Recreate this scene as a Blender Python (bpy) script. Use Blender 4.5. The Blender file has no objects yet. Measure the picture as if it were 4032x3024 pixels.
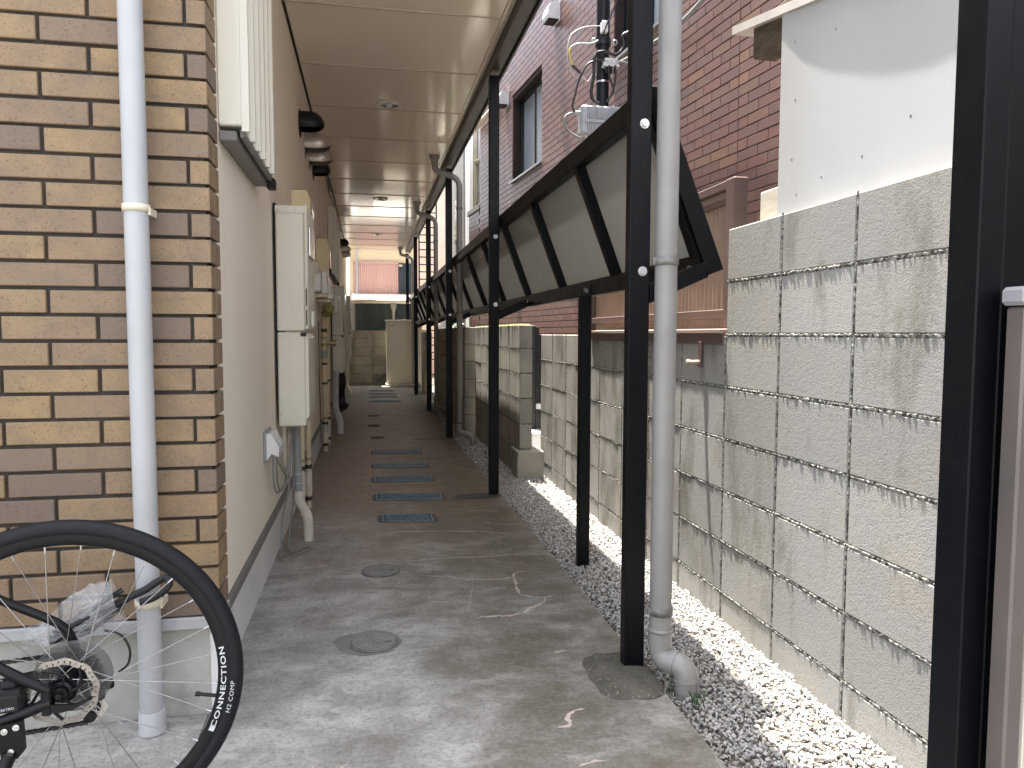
import bpy, bmesh, math, random
import numpy as np
from mathutils import Vector, Matrix

random.seed(7)
np.random.seed(7)
C = bpy.context.scene
COL = C.collection
R = math.radians

# ------------------------------------------------------------------ camera
cam_d = bpy.data.cameras.new('camera')
cam_d.sensor_width = 36.0
cam_d.lens = 26.0
cam_d.clip_start = 0.05
cam_d.clip_end = 2000
cam = bpy.data.objects.new('camera', cam_d)
COL.objects.link(cam)
_r = Vector((.98166, -.19060, .00255))
_u = Vector((.01044, .06711, .99769))
_f = Vector((.19033, .97937, -.06787))
cam.matrix_world = Matrix(((_r.x, _u.x, -_f.x, 0), (_r.y, _u.y, -_f.y, 0), (_r.z, _u.z, -_f.z, 1.09), (0, 0, 0, 1)))
C.camera = cam

# ------------------------------------------------------------------ world, sun, exposure
SUN_DOWN = Vector((.064, -.205, -1.0)).normalized()
W = bpy.data.worlds.new('World')
C.world = W
W.use_nodes = True
wn = W.node_tree.nodes
wl = W.node_tree.links
bg = wn.get('Background') or wn.new('ShaderNodeBackground')
sky = wn.new('ShaderNodeTexSky')
sky.sky_type = 'NISHITA'
sky.sun_disc = False
sky.sun_elevation = R(77.7)
sky.sun_rotation = math.atan2(-SUN_DOWN.x, -SUN_DOWN.y)
sky.air_density = 1.0
sky.dust_density = 4.0
sky.ozone_density = 1.0
hs = wn.new('ShaderNodeHueSaturation')   # the camera's daylight white balance
hs.inputs['Saturation'].default_value = .62
wl.new(sky.outputs[0], hs.inputs['Color'])
wl.new(hs.outputs[0], bg.inputs[0])
bg.inputs[1].default_value = 0.13
sun_d = bpy.data.lights.new('sun', 'SUN')
sun_d.energy = 5.0
sun_d.angle = R(.53)
sun_d.color = (1.0, .95, .87)
sun = bpy.data.objects.new('sun', sun_d)
sun.rotation_mode = 'QUATERNION'
sun.rotation_quaternion = SUN_DOWN.to_track_quat('-Z', 'Y')
sun.location = (0, 4, 12)
COL.objects.link(sun)
C.view_settings.view_transform = 'Standard'
C.view_settings.look = 'None'
C.view_settings.exposure = 2.45
C.view_settings.gamma = 1.0
C.view_settings.use_curve_mapping = False
C.cycles.use_denoising = True
C.cycles.max_bounces = 10
C.cycles.diffuse_bounces = 7
C.cycles.glossy_bounces = 4
C.cycles.transmission_bounces = 6
C.cycles.transparent_max_bounces = 8
C.cycles.sample_clamp_indirect = 8
C.cycles.caustics_reflective = False
C.cycles.caustics_refractive = False

# ------------------------------------------------------------------ materials
MATS = {}


def _nt(name):
    m = bpy.data.materials.new(name)
    m.use_nodes = True
    nt = m.node_tree
    b = nt.nodes.get('Principled BSDF')
    MATS[name] = m
    return m, nt, b


def _pos(nt, stretch=(1, 1, 1), objc=False):
    if objc:
        t = nt.nodes.new('ShaderNodeTexCoord')
        src = t.outputs['Object']
    else:
        g = nt.nodes.new('ShaderNodeNewGeometry')
        src = g.outputs['Position']
    mp = nt.nodes.new('ShaderNodeMapping')
    mp.inputs['Scale'].default_value = stretch
    nt.links.new(src, mp.inputs[0])
    return mp.outputs[0]


def _noise(nt, vec, scale, detail=4, rough=.55, dist=0):
    n = nt.nodes.new('ShaderNodeTexNoise')
    n.inputs['Scale'].default_value = scale
    n.inputs['Detail'].default_value = detail
    n.inputs['Roughness'].default_value = rough
    n.inputs['Distortion'].default_value = dist
    nt.links.new(vec, n.inputs['Vector'])
    return n.outputs[0]


def _ramp(nt, fac, stops, interp='LINEAR'):
    r = nt.nodes.new('ShaderNodeValToRGB')
    r.color_ramp.interpolation = interp
    els = r.color_ramp.elements
    while len(els) < len(stops):
        els.new(.5)
    for e, (p, c) in zip(els, stops):
        e.position = p
        e.color = (c, c, c, 1) if isinstance(c, (int, float)) else (*c, 1)
    nt.links.new(fac, r.inputs[0])
    return r.outputs[0]


def _mix(nt, fac, a, b, mode='MIX'):
    m = nt.nodes.new('ShaderNodeMix')
    m.data_type = 'RGBA'
    m.blend_type = mode
    for s, v in ((0, fac), (6, a), (7, b)):
        if isinstance(v, (int, float)):
            m.inputs[s].default_value = v
        elif isinstance(v, tuple):
            m.inputs[s].default_value = (*v, 1)
        else:
            nt.links.new(v, m.inputs[s])
    return m.outputs[2]


def _math(nt, op, a, b=0.0, c=None):
    m = nt.nodes.new('ShaderNodeMath')
    m.operation = op
    for s, v in ((0, a), (1, b), (2, c)):
        if v is None:
            continue
        if isinstance(v, (int, float)):
            m.inputs[s].default_value = v
        else:
            nt.links.new(v, m.inputs[s])
    return m.outputs[0]


def _bump(nt, b, h, strength, dist):
    n = nt.nodes.new('ShaderNodeBump')
    n.inputs['Strength'].default_value = strength
    n.inputs['Distance'].default_value = dist
    nt.links.new(h, n.inputs['Height'])
    nt.links.new(n.outputs[0], b.inputs['Normal'])


def M(name, c1, c2=None, rough=.55, metal=0.0, nscale=6, lo=.35, hi=.65, stretch=(1, 1, 1), bump=0, bscale=80,
      bdist=.002, rnd=0.0, coat=0, speck=None, spec=.5, objc=False, rvar=.12, dirt=None):
    m, nt, b = _nt(name)
    vec = _pos(nt, stretch, objc)
    c2 = c2 or tuple(x * .82 for x in c1)
    fac = _ramp(nt, _noise(nt, vec, nscale, 5), [(lo, 0.0), (hi, 1.0)])
    col = _mix(nt, fac, c1, c2)
    if dirt:   # (colour, scale, threshold, amount)
        dm = _ramp(nt, _noise(nt, _pos(nt, dirt[4] if len(dirt) > 4 else (1, 1, 1), objc), dirt[1], 6, .65), [(dirt[2], 0.0), (min(1, dirt[2] + .22), dirt[3])])
        col = _mix(nt, dm, col, dirt[0])
    if speck:  # (colour, scale, amount)
        sm = _ramp(nt, _noise(nt, _pos(nt, (1, 1, 1), objc), speck[1], 2), [(.62, 0.0), (.7, speck[2])])
        col = _mix(nt, sm, col, speck[0])
    if rnd:
        oi = nt.nodes.new('ShaderNodeObjectInfo')
        v = _math(nt, 'MULTIPLY_ADD', oi.outputs['Random'], 2 * rnd, 1 - rnd)
        h = nt.nodes.new('ShaderNodeHueSaturation')
        nt.links.new(v, h.inputs['Value'])
        nt.links.new(col, h.inputs['Color'])
        col = h.outputs[0]
    nt.links.new(col, b.inputs['Base Color'])
    rr = _math(nt, 'MULTIPLY_ADD', _noise(nt, vec, nscale * 3.1, 3), rvar * 2, rough - rvar)
    nt.links.new(rr, b.inputs['Roughness'])
    b.inputs['Metallic'].default_value = metal
    b.inputs['Specular IOR Level'].default_value = spec
    if coat:
        b.inputs['Coat Weight'].default_value = coat
        b.inputs['Coat Roughness'].default_value = .12
    if bump:
        _bump(nt, b, _noise(nt, _pos(nt, (1, 1, 1), objc), bscale, 4, .6), bump, bdist)
    return m


M('cream_paint', (.79, .72, .61), (.74, .67, .56), rough=.8, nscale=2.2, bump=.35, bscale=220, bdist=.002, stretch=(1, 1, .25),
  dirt=((.52, .45, .36), 3.0, .58, .35, (1, 1, .15)))
M('plinth_paint', (.72, .715, .70), (.64, .635, .62), rough=.8, nscale=5, bump=.25, bscale=160, bdist=.002, dirt=((.25, .24, .2), 6, .58, .5))
M('plinth_rough', (.44, .43, .40), (.34, .34, .31), rough=.9, nscale=7, bump=.6, bscale=200, bdist=.003, dirt=((.17, .18, .13), 6, .52, .6))
M('flashing', (.17, .16, .15), rough=.5, nscale=9)
M('flashing_light', (.42, .43, .43), (.33, .34, .34), rough=.45, nscale=9)
M('mortar_dark', (.055, .046, .039), (.038, .033, .028), rough=.95, nscale=20, bump=.4, bscale=250)
M('mortar_red', (.035, .018, .016), (.025, .015, .013), rough=.9, nscale=20)
M('mortar_grey', (.29, .28, .25), (.06, .057, .05), rough=.95, lo=.42, hi=.58, nscale=70, bump=.4, bscale=260, bdist=.002, spec=.08)
M('soffit', (.86, .79, .665), (.83, .76, .635), rough=.12, nscale=1.2, spec=.6, bump=.03, bscale=7, bdist=.01, rvar=.05, rnd=.03)
M('soffit_trim', (.50, .44, .35), (.42, .37, .29), rough=.4, nscale=4)
M('black_gap', (.012, .011, .01), rough=.7)
M('beam_paint', (.045, .04, .036), (.033, .03, .027), rough=.42, nscale=5, dirt=((.16, .14, .12), 8, .6, .4))
M('black_paint', (.0028, .0034, .0052), (.002, .0025, .004), rough=.38, nscale=5, spec=.16, bump=.05, bscale=40, dirt=((.014, .015, .017), 22, .64, .3, (1, 1, .3)),
  speck=((.12, .12, .12), 240, .05))
M('pvc_grey', (.265, .258, .245), (.23, .222, .21), rough=.38, nscale=6, dirt=((.16, .145, .12), 4, .56, .5, (1, 1, .3)))
M('pvc_white', (.42, .43, .44), (.385, .395, .40), rough=.38, nscale=5, dirt=((.36, .35, .32), 5, .62, .35, (1, 1, .3)))
M('pvc_cream', (.70, .64, .50), rough=.4, nscale=8)
M('concrete_foot', (.115, .105, .085), (.07, .066, .052), rough=.9, nscale=16, bump=.8, bscale=150, bdist=.006, speck=((.30, .27, .17), 90, .7))
M('galv', (.55, .56, .57), rough=.35, metal=.9, nscale=30)
M('band_dull', (.25, .245, .23), (.14, .135, .12), rough=.6, metal=.3, nscale=30)
M('steel', (.78, .78, .77), rough=.22, metal=1.0, nscale=20)
M('heater_paint', (.66, .635, .55), (.62, .595, .51), rough=.35, nscale=3, dirt=((.42, .38, .3), 5, .64, .35, (1, 1, .2)))
M('meterbox_paint', (.70, .61, .38), (.64, .55, .34), rough=.45, nscale=4, dirt=((.4, .33, .2), 5, .6, .4))
M('shutter_paint', (.70, .67, .58), (.64, .61, .53), rough=.4, nscale=4, stretch=(1, 1, .15), dirt=((.42, .39, .33), 6, .6, .4, (1, 1, .2)))
M('hood_steel', (.56, .52, .47), (.44, .41, .37), rough=.38, metal=.75, nscale=12)
M('black_plastic', (.007, .007, .008), rough=.45, spec=.3)
M('white_plastic', (.72, .72, .72), rough=.35, nscale=6)
M('cable_grey', (.24, .25, .25), rough=.5)
M('cable_black', (.015, .015, .016), rough=.42)
M('cable_white', (.55, .57, .57), rough=.45)
M('cable_green', (.02, .14, .07), rough=.5)
M('cable_yellow', (.62, .5, .12), rough=.5)
M('pipe_cream', (.66, .56, .38), (.58, .49, .33), rough=.5, nscale=10, dirt=((.35, .29, .2), 9, .6, .5))
M('lagging', (.66, .61, .53), (.52, .48, .42), rough=.75, nscale=9, bump=.4, bscale=30, bdist=.004, dirt=((.34, .3, .25), 9, .55, .5))
M('lagging_grey', (.58, .57, .6), (.48, .47, .5), rough=.7, nscale=9, bump=.3, bscale=30, bdist=.003)
M('tape_dark', (.05, .042, .035), rough=.6)
M('conduit_grey', (.28, .30, .31), rough=.5)
M('valve_brass', (.45, .36, .2), (.3, .25, .15), rough=.45, metal=.6, nscale=30)
M('olive_cap', (.30, .29, .10), rough=.5)
M('grate_blue', (.15, .235, .29), (.11, .18, .225), rough=.5, nscale=18, dirt=((.16, .13, .1), 12, .60, .45))
M('grate_base', (.03, .042, .05), (.02, .03, .036), rough=.6)
M('grate_rim', (.11, .10, .09), (.075, .07, .065), rough=.8, nscale=14)
M('manhole', (.235, .228, .21), (.18, .175, .16), rough=.85, nscale=22, bump=.4, bscale=180)
M('manhole_base', (.10, .097, .09), (.075, .073, .068), rough=.9, nscale=22)  # shade between the raised ribs is put into this darker colour
M('patch_concrete', (.20, .195, .185), (.155, .15, .145), rough=.92, nscale=14, bump=.5, bscale=170)
M('crack_fill', (.56, .47, .40), (.44, .37, .32), rough=.95, nscale=30)
M('dark_stain', (.05, .047, .043), (.085, .08, .072), rough=.6, nscale=14)
M('white_panel', (.47, .47, .465), (.44, .44, .435), rough=.6, nscale=2, bump=.03, bscale=30, bdist=.002)
M('roof_edge', (.72, .68, .63), rough=.4, nscale=6)
M('old_timber', (.13, .10, .07), (.055, .042, .03), rough=.9, nscale=9, stretch=(1, 1, 7), bump=.9, bscale=40, bdist=.006)
M('pale_timber', (.62, .57, .48), (.5, .45, .37), rough=.8, nscale=9, stretch=(1, 1, 7))
M('fence_brown', (.36, .26, .20), (.30, .215, .17), rough=.55, nscale=6, dirt=((.16, .1, .08), 7, .6, .4, (1, 1, .2)))
M('fence_frame', (.14, .09, .078), (.105, .07, .062), rough=.45, nscale=8)
M('alu_dark', (.012, .014, .017), rough=.4, metal=.2)
M('glass_pale', (.42, .48, .54), (.36, .42, .48), rough=.18, nscale=3, spec=.8)
M('glass_dark', (.07, .10, .13), (.05, .07, .09), rough=.12, nscale=3, spec=.9)
M('pole_black', (.006, .007, .010), rough=.45, spec=.3)
M('amp_grey', (.42, .44, .46), (.36, .38, .40), rough=.5, metal=.2, nscale=12)
M('bronze_alu', (.15, .13, .12), (.12, .105, .10), rough=.4, metal=.3)
M('alu_pale', (.62, .57, .50), rough=.4, metal=.2)
M('grey_cap', (.30, .30, .32), rough=.45)
M('locker_paint', (.70, .64, .52), (.65, .6, .48), rough=.45, nscale=3)
M('white_slab', (.7, .68, .62), rough=.8)
M('corr_pink', (.62, .40, .37), (.55, .35, .33), rough=.6, nscale=4, stretch=(1, 1, .2), dirt=((.35, .2, .17), 9, .6, .5, (1, 1, .12)))
M('corr_green', (.055, .085, .08), (.04, .062, .062), rough=.6, nscale=6, stretch=(1, 1, .2))
M('corr_navy', (.04, .06, .075), rough=.6, nscale=6, stretch=(1, 1, .2))
M('corr_roof', (.62, .60, .54), (.52, .5, .45), rough=.6, nscale=8)
M('house_cream', (.78, .64, .44), (.72, .6, .42), rough=.85, nscale=3)
M('house_white', (.82, .82, .82), (.76, .77, .78), rough=.8, nscale=3)
M('house_grey', (.36, .36, .34), (.28, .28, .265), rough=.85, nscale=4, stretch=(1, 1, .3))
M('house_pink', (.70, .55, .46), rough=.85, nscale=3)
M('roof_tile', (.16, .16, .17), rough=.6, nscale=8)
M('leaf', (.05, .11, .025), (.03, .075, .018), rough=.5, nscale=30, rnd=0)
M('moss', (.10, .12, .025), (.17, .16, .05), rough=.95, nscale=60, bump=.6, bscale=300)
M('street', (.10, .10, .098), (.075, .075, .074), rough=.9, nscale=3)
M('yard', (.42, .41, .39), (.36, .35, .335), rough=.9, nscale=3)
M('soil', (.12, .10, .085), (.08, .07, .06), rough=.95, nscale=12)
M('rubber', (.007, .008, .010), (.005, .006, .008), rough=.62, nscale=30, objc=True, spec=.25)
M('frame_black', (.004, .0045, .006), rough=.4, nscale=8, objc=True, spec=.25)
M('chain_steel', (.05, .048, .045), rough=.45, metal=.7, nscale=60)
M('cassette', (.20, .195, .19), (.14, .135, .13), rough=.42, metal=.85, nscale=50)
M('rotor_steel', (.33, .315, .295), (.26, .25, .235), rough=.3, metal=.9, nscale=40)
M('spoke_steel', (.36, .36, .36), rough=.35, metal=.9, nscale=40)
M('print_white', (.58, .6, .62), rough=.6)
M('cage_cream', (.66, .63, .55), rough=.4)
M('umbrella_cloth', (.013, .013, .014), rough=.7)
M('glue', (.6, .6, .57), rough=.5)


def special_mats():
    # tan clad tiles, tone per tile
    m, nt, b = _nt('tan_tile')
    oi = nt.nodes.new('ShaderNodeObjectInfo')
    base = _ramp(nt, oi.outputs['Random'], [(0, (.285, .196, .096)), (.22, (.26, .182, .098)), (.45, (.245, .171, .100)), (.62, (.215, .152, .098)), (.76, (.275, .182, .094)), (.87, (.185, .133, .096)), (1, (.145, .106, .080))])
    v = _pos(nt)
    cl = _ramp(nt, _noise(nt, v, 13, 5, .6), [(.38, 0.0), (.66, .65)])
    col = _mix(nt, cl, base, (.165, .118, .082))
    sp = _ramp(nt, _noise(nt, v, 210, 3), [(.58, 0.0), (.68, .75)])
    col = _mix(nt, sp, col, (.08, .056, .038))
    nt.links.new(col, b.inputs['Base Color'])
    b.inputs['Roughness'].default_value = .7
    _bump(nt, b, _noise(nt, v, 260, 3), .35, .0015)
    # red brown glazed tiles; per tile tone both for single and joined tiles
    for nm, single in (('red_tile', True), ('red_tile_joined', False)):
        m, nt, b = _nt(nm)
        if single:
            src = nt.nodes.new('ShaderNodeObjectInfo').outputs['Random']
        else:
            src = nt.nodes.new('ShaderNodeNewGeometry').outputs['Random Per Island']
        base = _ramp(nt, src, [(0, (.25, .135, .115)), (.3, (.225, .125, .112)), (.55, (.19, .118, .115)), (.75, (.255, .15, .115)), (.9, (.18, .125, .12)), (1, (.30, .175, .115))])
        v = _pos(nt, (.6, .6, 5))
        st = _ramp(nt, _noise(nt, v, 16, 5, .65), [(.35, 0.0), (.7, .6)])
        col = _mix(nt, st, base, (.175, .11, .097))
        nt.links.new(col, b.inputs['Base Color'])
        b.inputs['Roughness'].default_value = .38
        _bump(nt, b, _noise(nt, v, 40, 3), .25, .002)
    # concrete blocks: pitted grey, warm stains, tone per block
    m, nt, b = _nt('block')
    oi = nt.nodes.new('ShaderNodeObjectInfo')
    v = _pos(nt)
    base = _ramp(nt, _noise(nt, v, 2.2, 4), [(.35, (.305, .295, .265)), (.55, (.29, .285, .272)), (.7, (.32, .298, .252))])
    val = _math(nt, 'MULTIPLY_ADD', oi.outputs['Random'], .22, .89)
    h = nt.nodes.new('ShaderNodeHueSaturation')
    nt.links.new(val, h.inputs['Value'])
    nt.links.new(base, h.inputs['Color'])
    sy = nt.nodes.new('ShaderNodeSeparateXYZ')
    nt.links.new(v, sy.inputs[0])
    old = nt.nodes.new('ShaderNodeMapRange')
    old.inputs[1].default_value = 2.3
    old.inputs[2].default_value = 3.4
    old.inputs[3].default_value = 0.0
    old.inputs[4].default_value = .085
    nt.links.new(sy.outputs[1], old.inputs[0])
    stn = _ramp(nt, _math(nt, 'ADD', _noise(nt, _pos(nt, (1, 1, .35)), 4.5, 6, .65), old.outputs[0]), [(.54, 0.0), (.74, .8)])
    col = _mix(nt, stn, h.outputs[0], (.11, .10, .072))
    pit = _noise(nt, v, 210, 3, .6)
    pm = _ramp(nt, pit, [(.3, .6), (.42, 0.0)])
    col = _mix(nt, pm, col, (.10, .093, .08))
    nt.links.new(col, b.inputs['Base Color'])
    b.inputs['Roughness'].default_value = .95
    b.inputs['Specular IOR Level'].default_value = .25
    hh = _math(nt, 'ADD', _ramp(nt, pit, [(.25, 0.0), (.5, .8), (.8, 1.0)]), _math(nt, 'MULTIPLY', _noise(nt, v, 45, 3), .9))
    _bump(nt, b, hh, .5, .0022)
    # dirty mossy blocks further in
    m, nt, b = _nt('block_old')
    oi = nt.nodes.new('ShaderNodeObjectInfo')
    v = _pos(nt)
    base = _ramp(nt, _noise(nt, v, 3, 4), [(.35, (.34, .32, .26)), (.55, (.29, .275, .235)), (.7, (.37, .345, .27))])
    val = _math(nt, 'MULTIPLY_ADD', oi.outputs['Random'], .3, .85)
    h = nt.nodes.new('ShaderNodeHueSaturation')
    nt.links.new(val, h.inputs['Value'])
    nt.links.new(base, h.inputs['Color'])
    stn = _ramp(nt, _noise(nt, _pos(nt, (1, 1, .35)), 5.5, 6, .65), [(.52, 0.0), (.74, .7)])
    col = _mix(nt, stn, h.outputs[0], (.115, .11, .075))
    pit = _noise(nt, v, 190, 3, .6)
    nt.links.new(_mix(nt, _ramp(nt, pit, [(.3, .35), (.42, 0.0)]), col, (.10, .095, .075)), b.inputs['Base Color'])
    b.inputs['Roughness'].default_value = .95
    _bump(nt, b, pit, .35, .002)
    # gravel chips
    m, nt, b = _nt('gravel_chip')
    g = nt.nodes.new('ShaderNodeNewGeometry')
    base = _ramp(nt, g.outputs['Random Per Island'], [(0, (.40, .385, .36)), (.3, (.47, .46, .44)), (.55, (.33, .32, .31)), (.75, (.54, .53, .50)), (.9, (.25, .24, .225)), (1, (.46, .40, .32))])
    nt.links.new(_mix(nt, _ramp(nt, _noise(nt, _pos(nt), 120, 3), [(.4, 0.0), (.7, .4)]), base, (.28, .265, .25)), b.inputs['Base Color'])
    b.inputs['Roughness'].default_value = .8
    _bump(nt, b, _noise(nt, _pos(nt), 300, 3), .3, .002)
    # walkway concrete
    m, nt, b = _nt('walkway')
    v = _pos(nt)
    sx = nt.nodes.new('ShaderNodeSeparateXYZ')
    nt.links.new(v, sx.inputs[0])
    X, Y = sx.outputs[0], sx.outputs[1]
    big = _noise(nt, v, 1.3, 4, .6)
    strk = _math(nt, 'ADD', _math(nt, 'MULTIPLY', _noise(nt, _pos(nt, (.9, 2.2, 1)), 3.4, 8, .72, .6), .5), _math(nt, 'MULTIPLY', _noise(nt, v, 3.1, 8, .68, .8), .5))
    base = _ramp(nt, strk, [(.34, (.18, .172, .158)), (.47, (.285, .277, .262)), (.62, (.47, .462, .44))])
    # brown dirt plus painted warm bounce further in, bleached skylight grey at open end
    gy = nt.nodes.new('ShaderNodeMapRange')
    gy.inputs[1].default_value = 2.9
    gy.inputs[2].default_value = 4.9
    nt.links.new(_math(nt, 'ADD', Y, _math(nt, 'MULTIPLY', _math(nt, 'SUBTRACT', big, .5), 3.2)), gy.inputs[0])
    dm = _math(nt, 'MULTIPLY', gy.outputs[0], _ramp(nt, strk, [(.28, 1.0), (.74, .72)]))
    col = _mix(nt, dm, base, (.27, .20, .15))
    # damp olive patch along the gravel side
    gx = nt.nodes.new('ShaderNodeMapRange')
    gx.inputs[1].default_value = -.05
    gx.inputs[2].default_value = .42
    nt.links.new(_math(nt, 'ADD', X, _math(nt, 'MULTIPLY', _math(nt, 'SUBTRACT', _noise(nt, v, 2.4, 5, .6), .5), 1.5)), gx.inputs[0])
    gm = _math(nt, 'MULTIPLY', gx.outputs[0], _ramp(nt, strk, [(.36, .95), (.60, .35)]))
    col = _mix(nt, gm, col, (.112, .098, .066))
    far = nt.nodes.new('ShaderNodeMapRange')
    far.inputs[1].default_value = 10.5
    far.inputs[2].default_value = 12.2
    nt.links.new(Y, far.inputs[0])
    col = _mix(nt, _math(nt, 'MULTIPLY', far.outputs[0], .7), col, (.24, .235, .225))
    ve = nt.nodes.new('ShaderNodeTexVoronoi')
    ve.feature = 'DISTANCE_TO_EDGE'
    ve.inputs['Scale'].default_value = 2.6
    wv = _mix(nt, .16, v, nt.nodes.new('ShaderNodeTexNoise').outputs[1])
    nt.links.new(wv, ve.inputs['Vector'])
    ck = _math(nt, 'MULTIPLY', _ramp(nt, ve.outputs[0], [(0.0, 1.0), (.006, 0.0)]), _ramp(nt, _noise(nt, v, 1.9, 3), [(.5, 0.0), (.62, .45)]))
    col = _mix(nt, ck, col, (.50, .46, .41))
    fine = _noise(nt, v, 70, 6, .78)
    mid = _noise(nt, v, 14, 8, .75, .5)
    col = _mix(nt, _ramp(nt, mid, [(.36, .42), (.5, 0.0)]), col, (.13, .122, .10))
    col = _mix(nt, _ramp(nt, mid, [(.53, 0.0), (.70, .30)]), col, (.40, .385, .35))
    col = _mix(nt, _ramp(nt, fine, [(.36, .55), (.5, 0.0), (.66, 0.0)]), col, (.085, .08, .07))
    col = _mix(nt, _ramp(nt, fine, [(.55, 0.0), (.72, .34)]), col, (.43, .415, .38))
    nt.links.new(col, b.inputs['Base Color'])
    nt.links.new(_math(nt, 'MULTIPLY_ADD', strk, .5, .42), b.inputs['Roughness'])
    b.inputs['Specular IOR Level'].default_value = .4
    _bump(nt, b, _math(nt, 'ADD', fine, _math(nt, 'MULTIPLY', strk, .6)), .35, .002)
    # frosted polycarbonate
    m, nt, b = _nt('frosted')
    out = nt.nodes['Material Output']
    tl = nt.nodes.new('ShaderNodeBsdfTranslucent')
    tl.inputs[0].default_value = (.26, .26, .245, 1)
    b.inputs['Base Color'].default_value = (.30, .295, .28, 1)
    b.inputs['Roughness'].default_value = .32
    cl = _ramp(nt, _noise(nt, _pos(nt, (1, 1, .4)), 3.5, 5), [(.4, (.52, .51, .485)), (.7, (.44, .42, .38))])
    nt.links.new(cl, b.inputs['Base Color'])
    mx = nt.nodes.new('ShaderNodeMixShader')
    mx.inputs[0].default_value = .55
    nt.links.new(b.outputs[0], mx.inputs[1])
    nt.links.new(tl.outputs[0], mx.inputs[2])
    nt.links.new(mx.outputs[0], out.inputs[0])
    # thin clear plastic film
    m, nt, b = _nt('film')
    out = nt.nodes['Material Output']
    tr = nt.nodes.new('ShaderNodeBsdfTransparent')
    b.inputs['Base Color'].default_value = (.62, .63, .64, 1)
    b.inputs['Roughness'].default_value = .16
    b.inputs['Specular IOR Level'].default_value = 1.0
    mx = nt.nodes.new('ShaderNodeMixShader')
    fr = _ramp(nt, _noise(nt, _pos(nt), 18, 4), [(.35, .12), (.65, .38)])
    nt.links.new(fr, mx.inputs[0])
    nt.links.new(tr.outputs[0], mx.inputs[1])
    nt.links.new(b.outputs[0], mx.inputs[2])
    nt.links.new(mx.outputs[0], out.inputs[0])
    _bump(nt, b, _noise(nt, _pos(nt), 45, 4), .8, .006)
    # clear smoky spoke guard
    m, nt, b = _nt('guard_disc')
    out = nt.nodes['Material Output']
    tr = nt.nodes.new('ShaderNodeBsdfTransparent')
    b.inputs['Base Color'].default_value = (.10, .10, .10, 1)
    b.inputs['Roughness'].default_value = .3
    mx = nt.nodes.new('ShaderNodeMixShader')
    mx.inputs[0].default_value = .5
    nt.links.new(tr.outputs[0], mx.inputs[1])
    nt.links.new(b.outputs[0], mx.inputs[2])
    nt.links.new(mx.outputs[0], out.inputs[0])
    # tyre rubber with cut tread
    m, nt, b = _nt('tread')
    tc = nt.nodes.new('ShaderNodeTexCoord')
    s = nt.nodes.new('ShaderNodeSeparateXYZ')
    nt.links.new(tc.outputs['Object'], s.inputs[0])
    ang = _math(nt, 'ARCTAN2', s.outputs[2], s.outputs[0])
    ay = _math(nt, 'ABSOLUTE', s.outputs[1])
    ph = _math(nt, 'ADD', _math(nt, 'MULTIPLY', ang, 62 / (2 * math.pi) * 2 * math.pi), _math(nt, 'MULTIPLY', ay, 420.0))
    w1 = _math(nt, 'GREATER_THAN', _math(nt, 'SINE', ph), -.8)
    rad = _math(nt, 'SQRT', _math(nt, 'ADD', _math(nt, 'MULTIPLY', s.outputs[0], s.outputs[0]), _math(nt, 'MULTIPLY', s.outputs[2], s.outputs[2])))
    onto = _math(nt, 'GREATER_THAN', rad, .337)
    hgt = _math(nt, 'MAXIMUM', w1, _math(nt, 'SUBTRACT', 1.0, onto))
    b.inputs['Base Color'].default_value = (.017, .019, .023, 1)
    nt.links.new(_mix(nt, _ramp(nt, _noise(nt, tc.outputs['Object'], 60, 5), [(.45, 0.0), (.75, .5)]), (.0055, .0065, .009), (.014, .014, .015)), b.inputs['Base Color'])
    b.inputs['Roughness'].default_value = .6
    b.inputs['Specular IOR Level'].default_value = .25
    _bump(nt, b, hgt, 1.0, .006)


special_mats()

# ------------------------------------------------------------------ mesh helpers
ORG = {}


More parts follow.
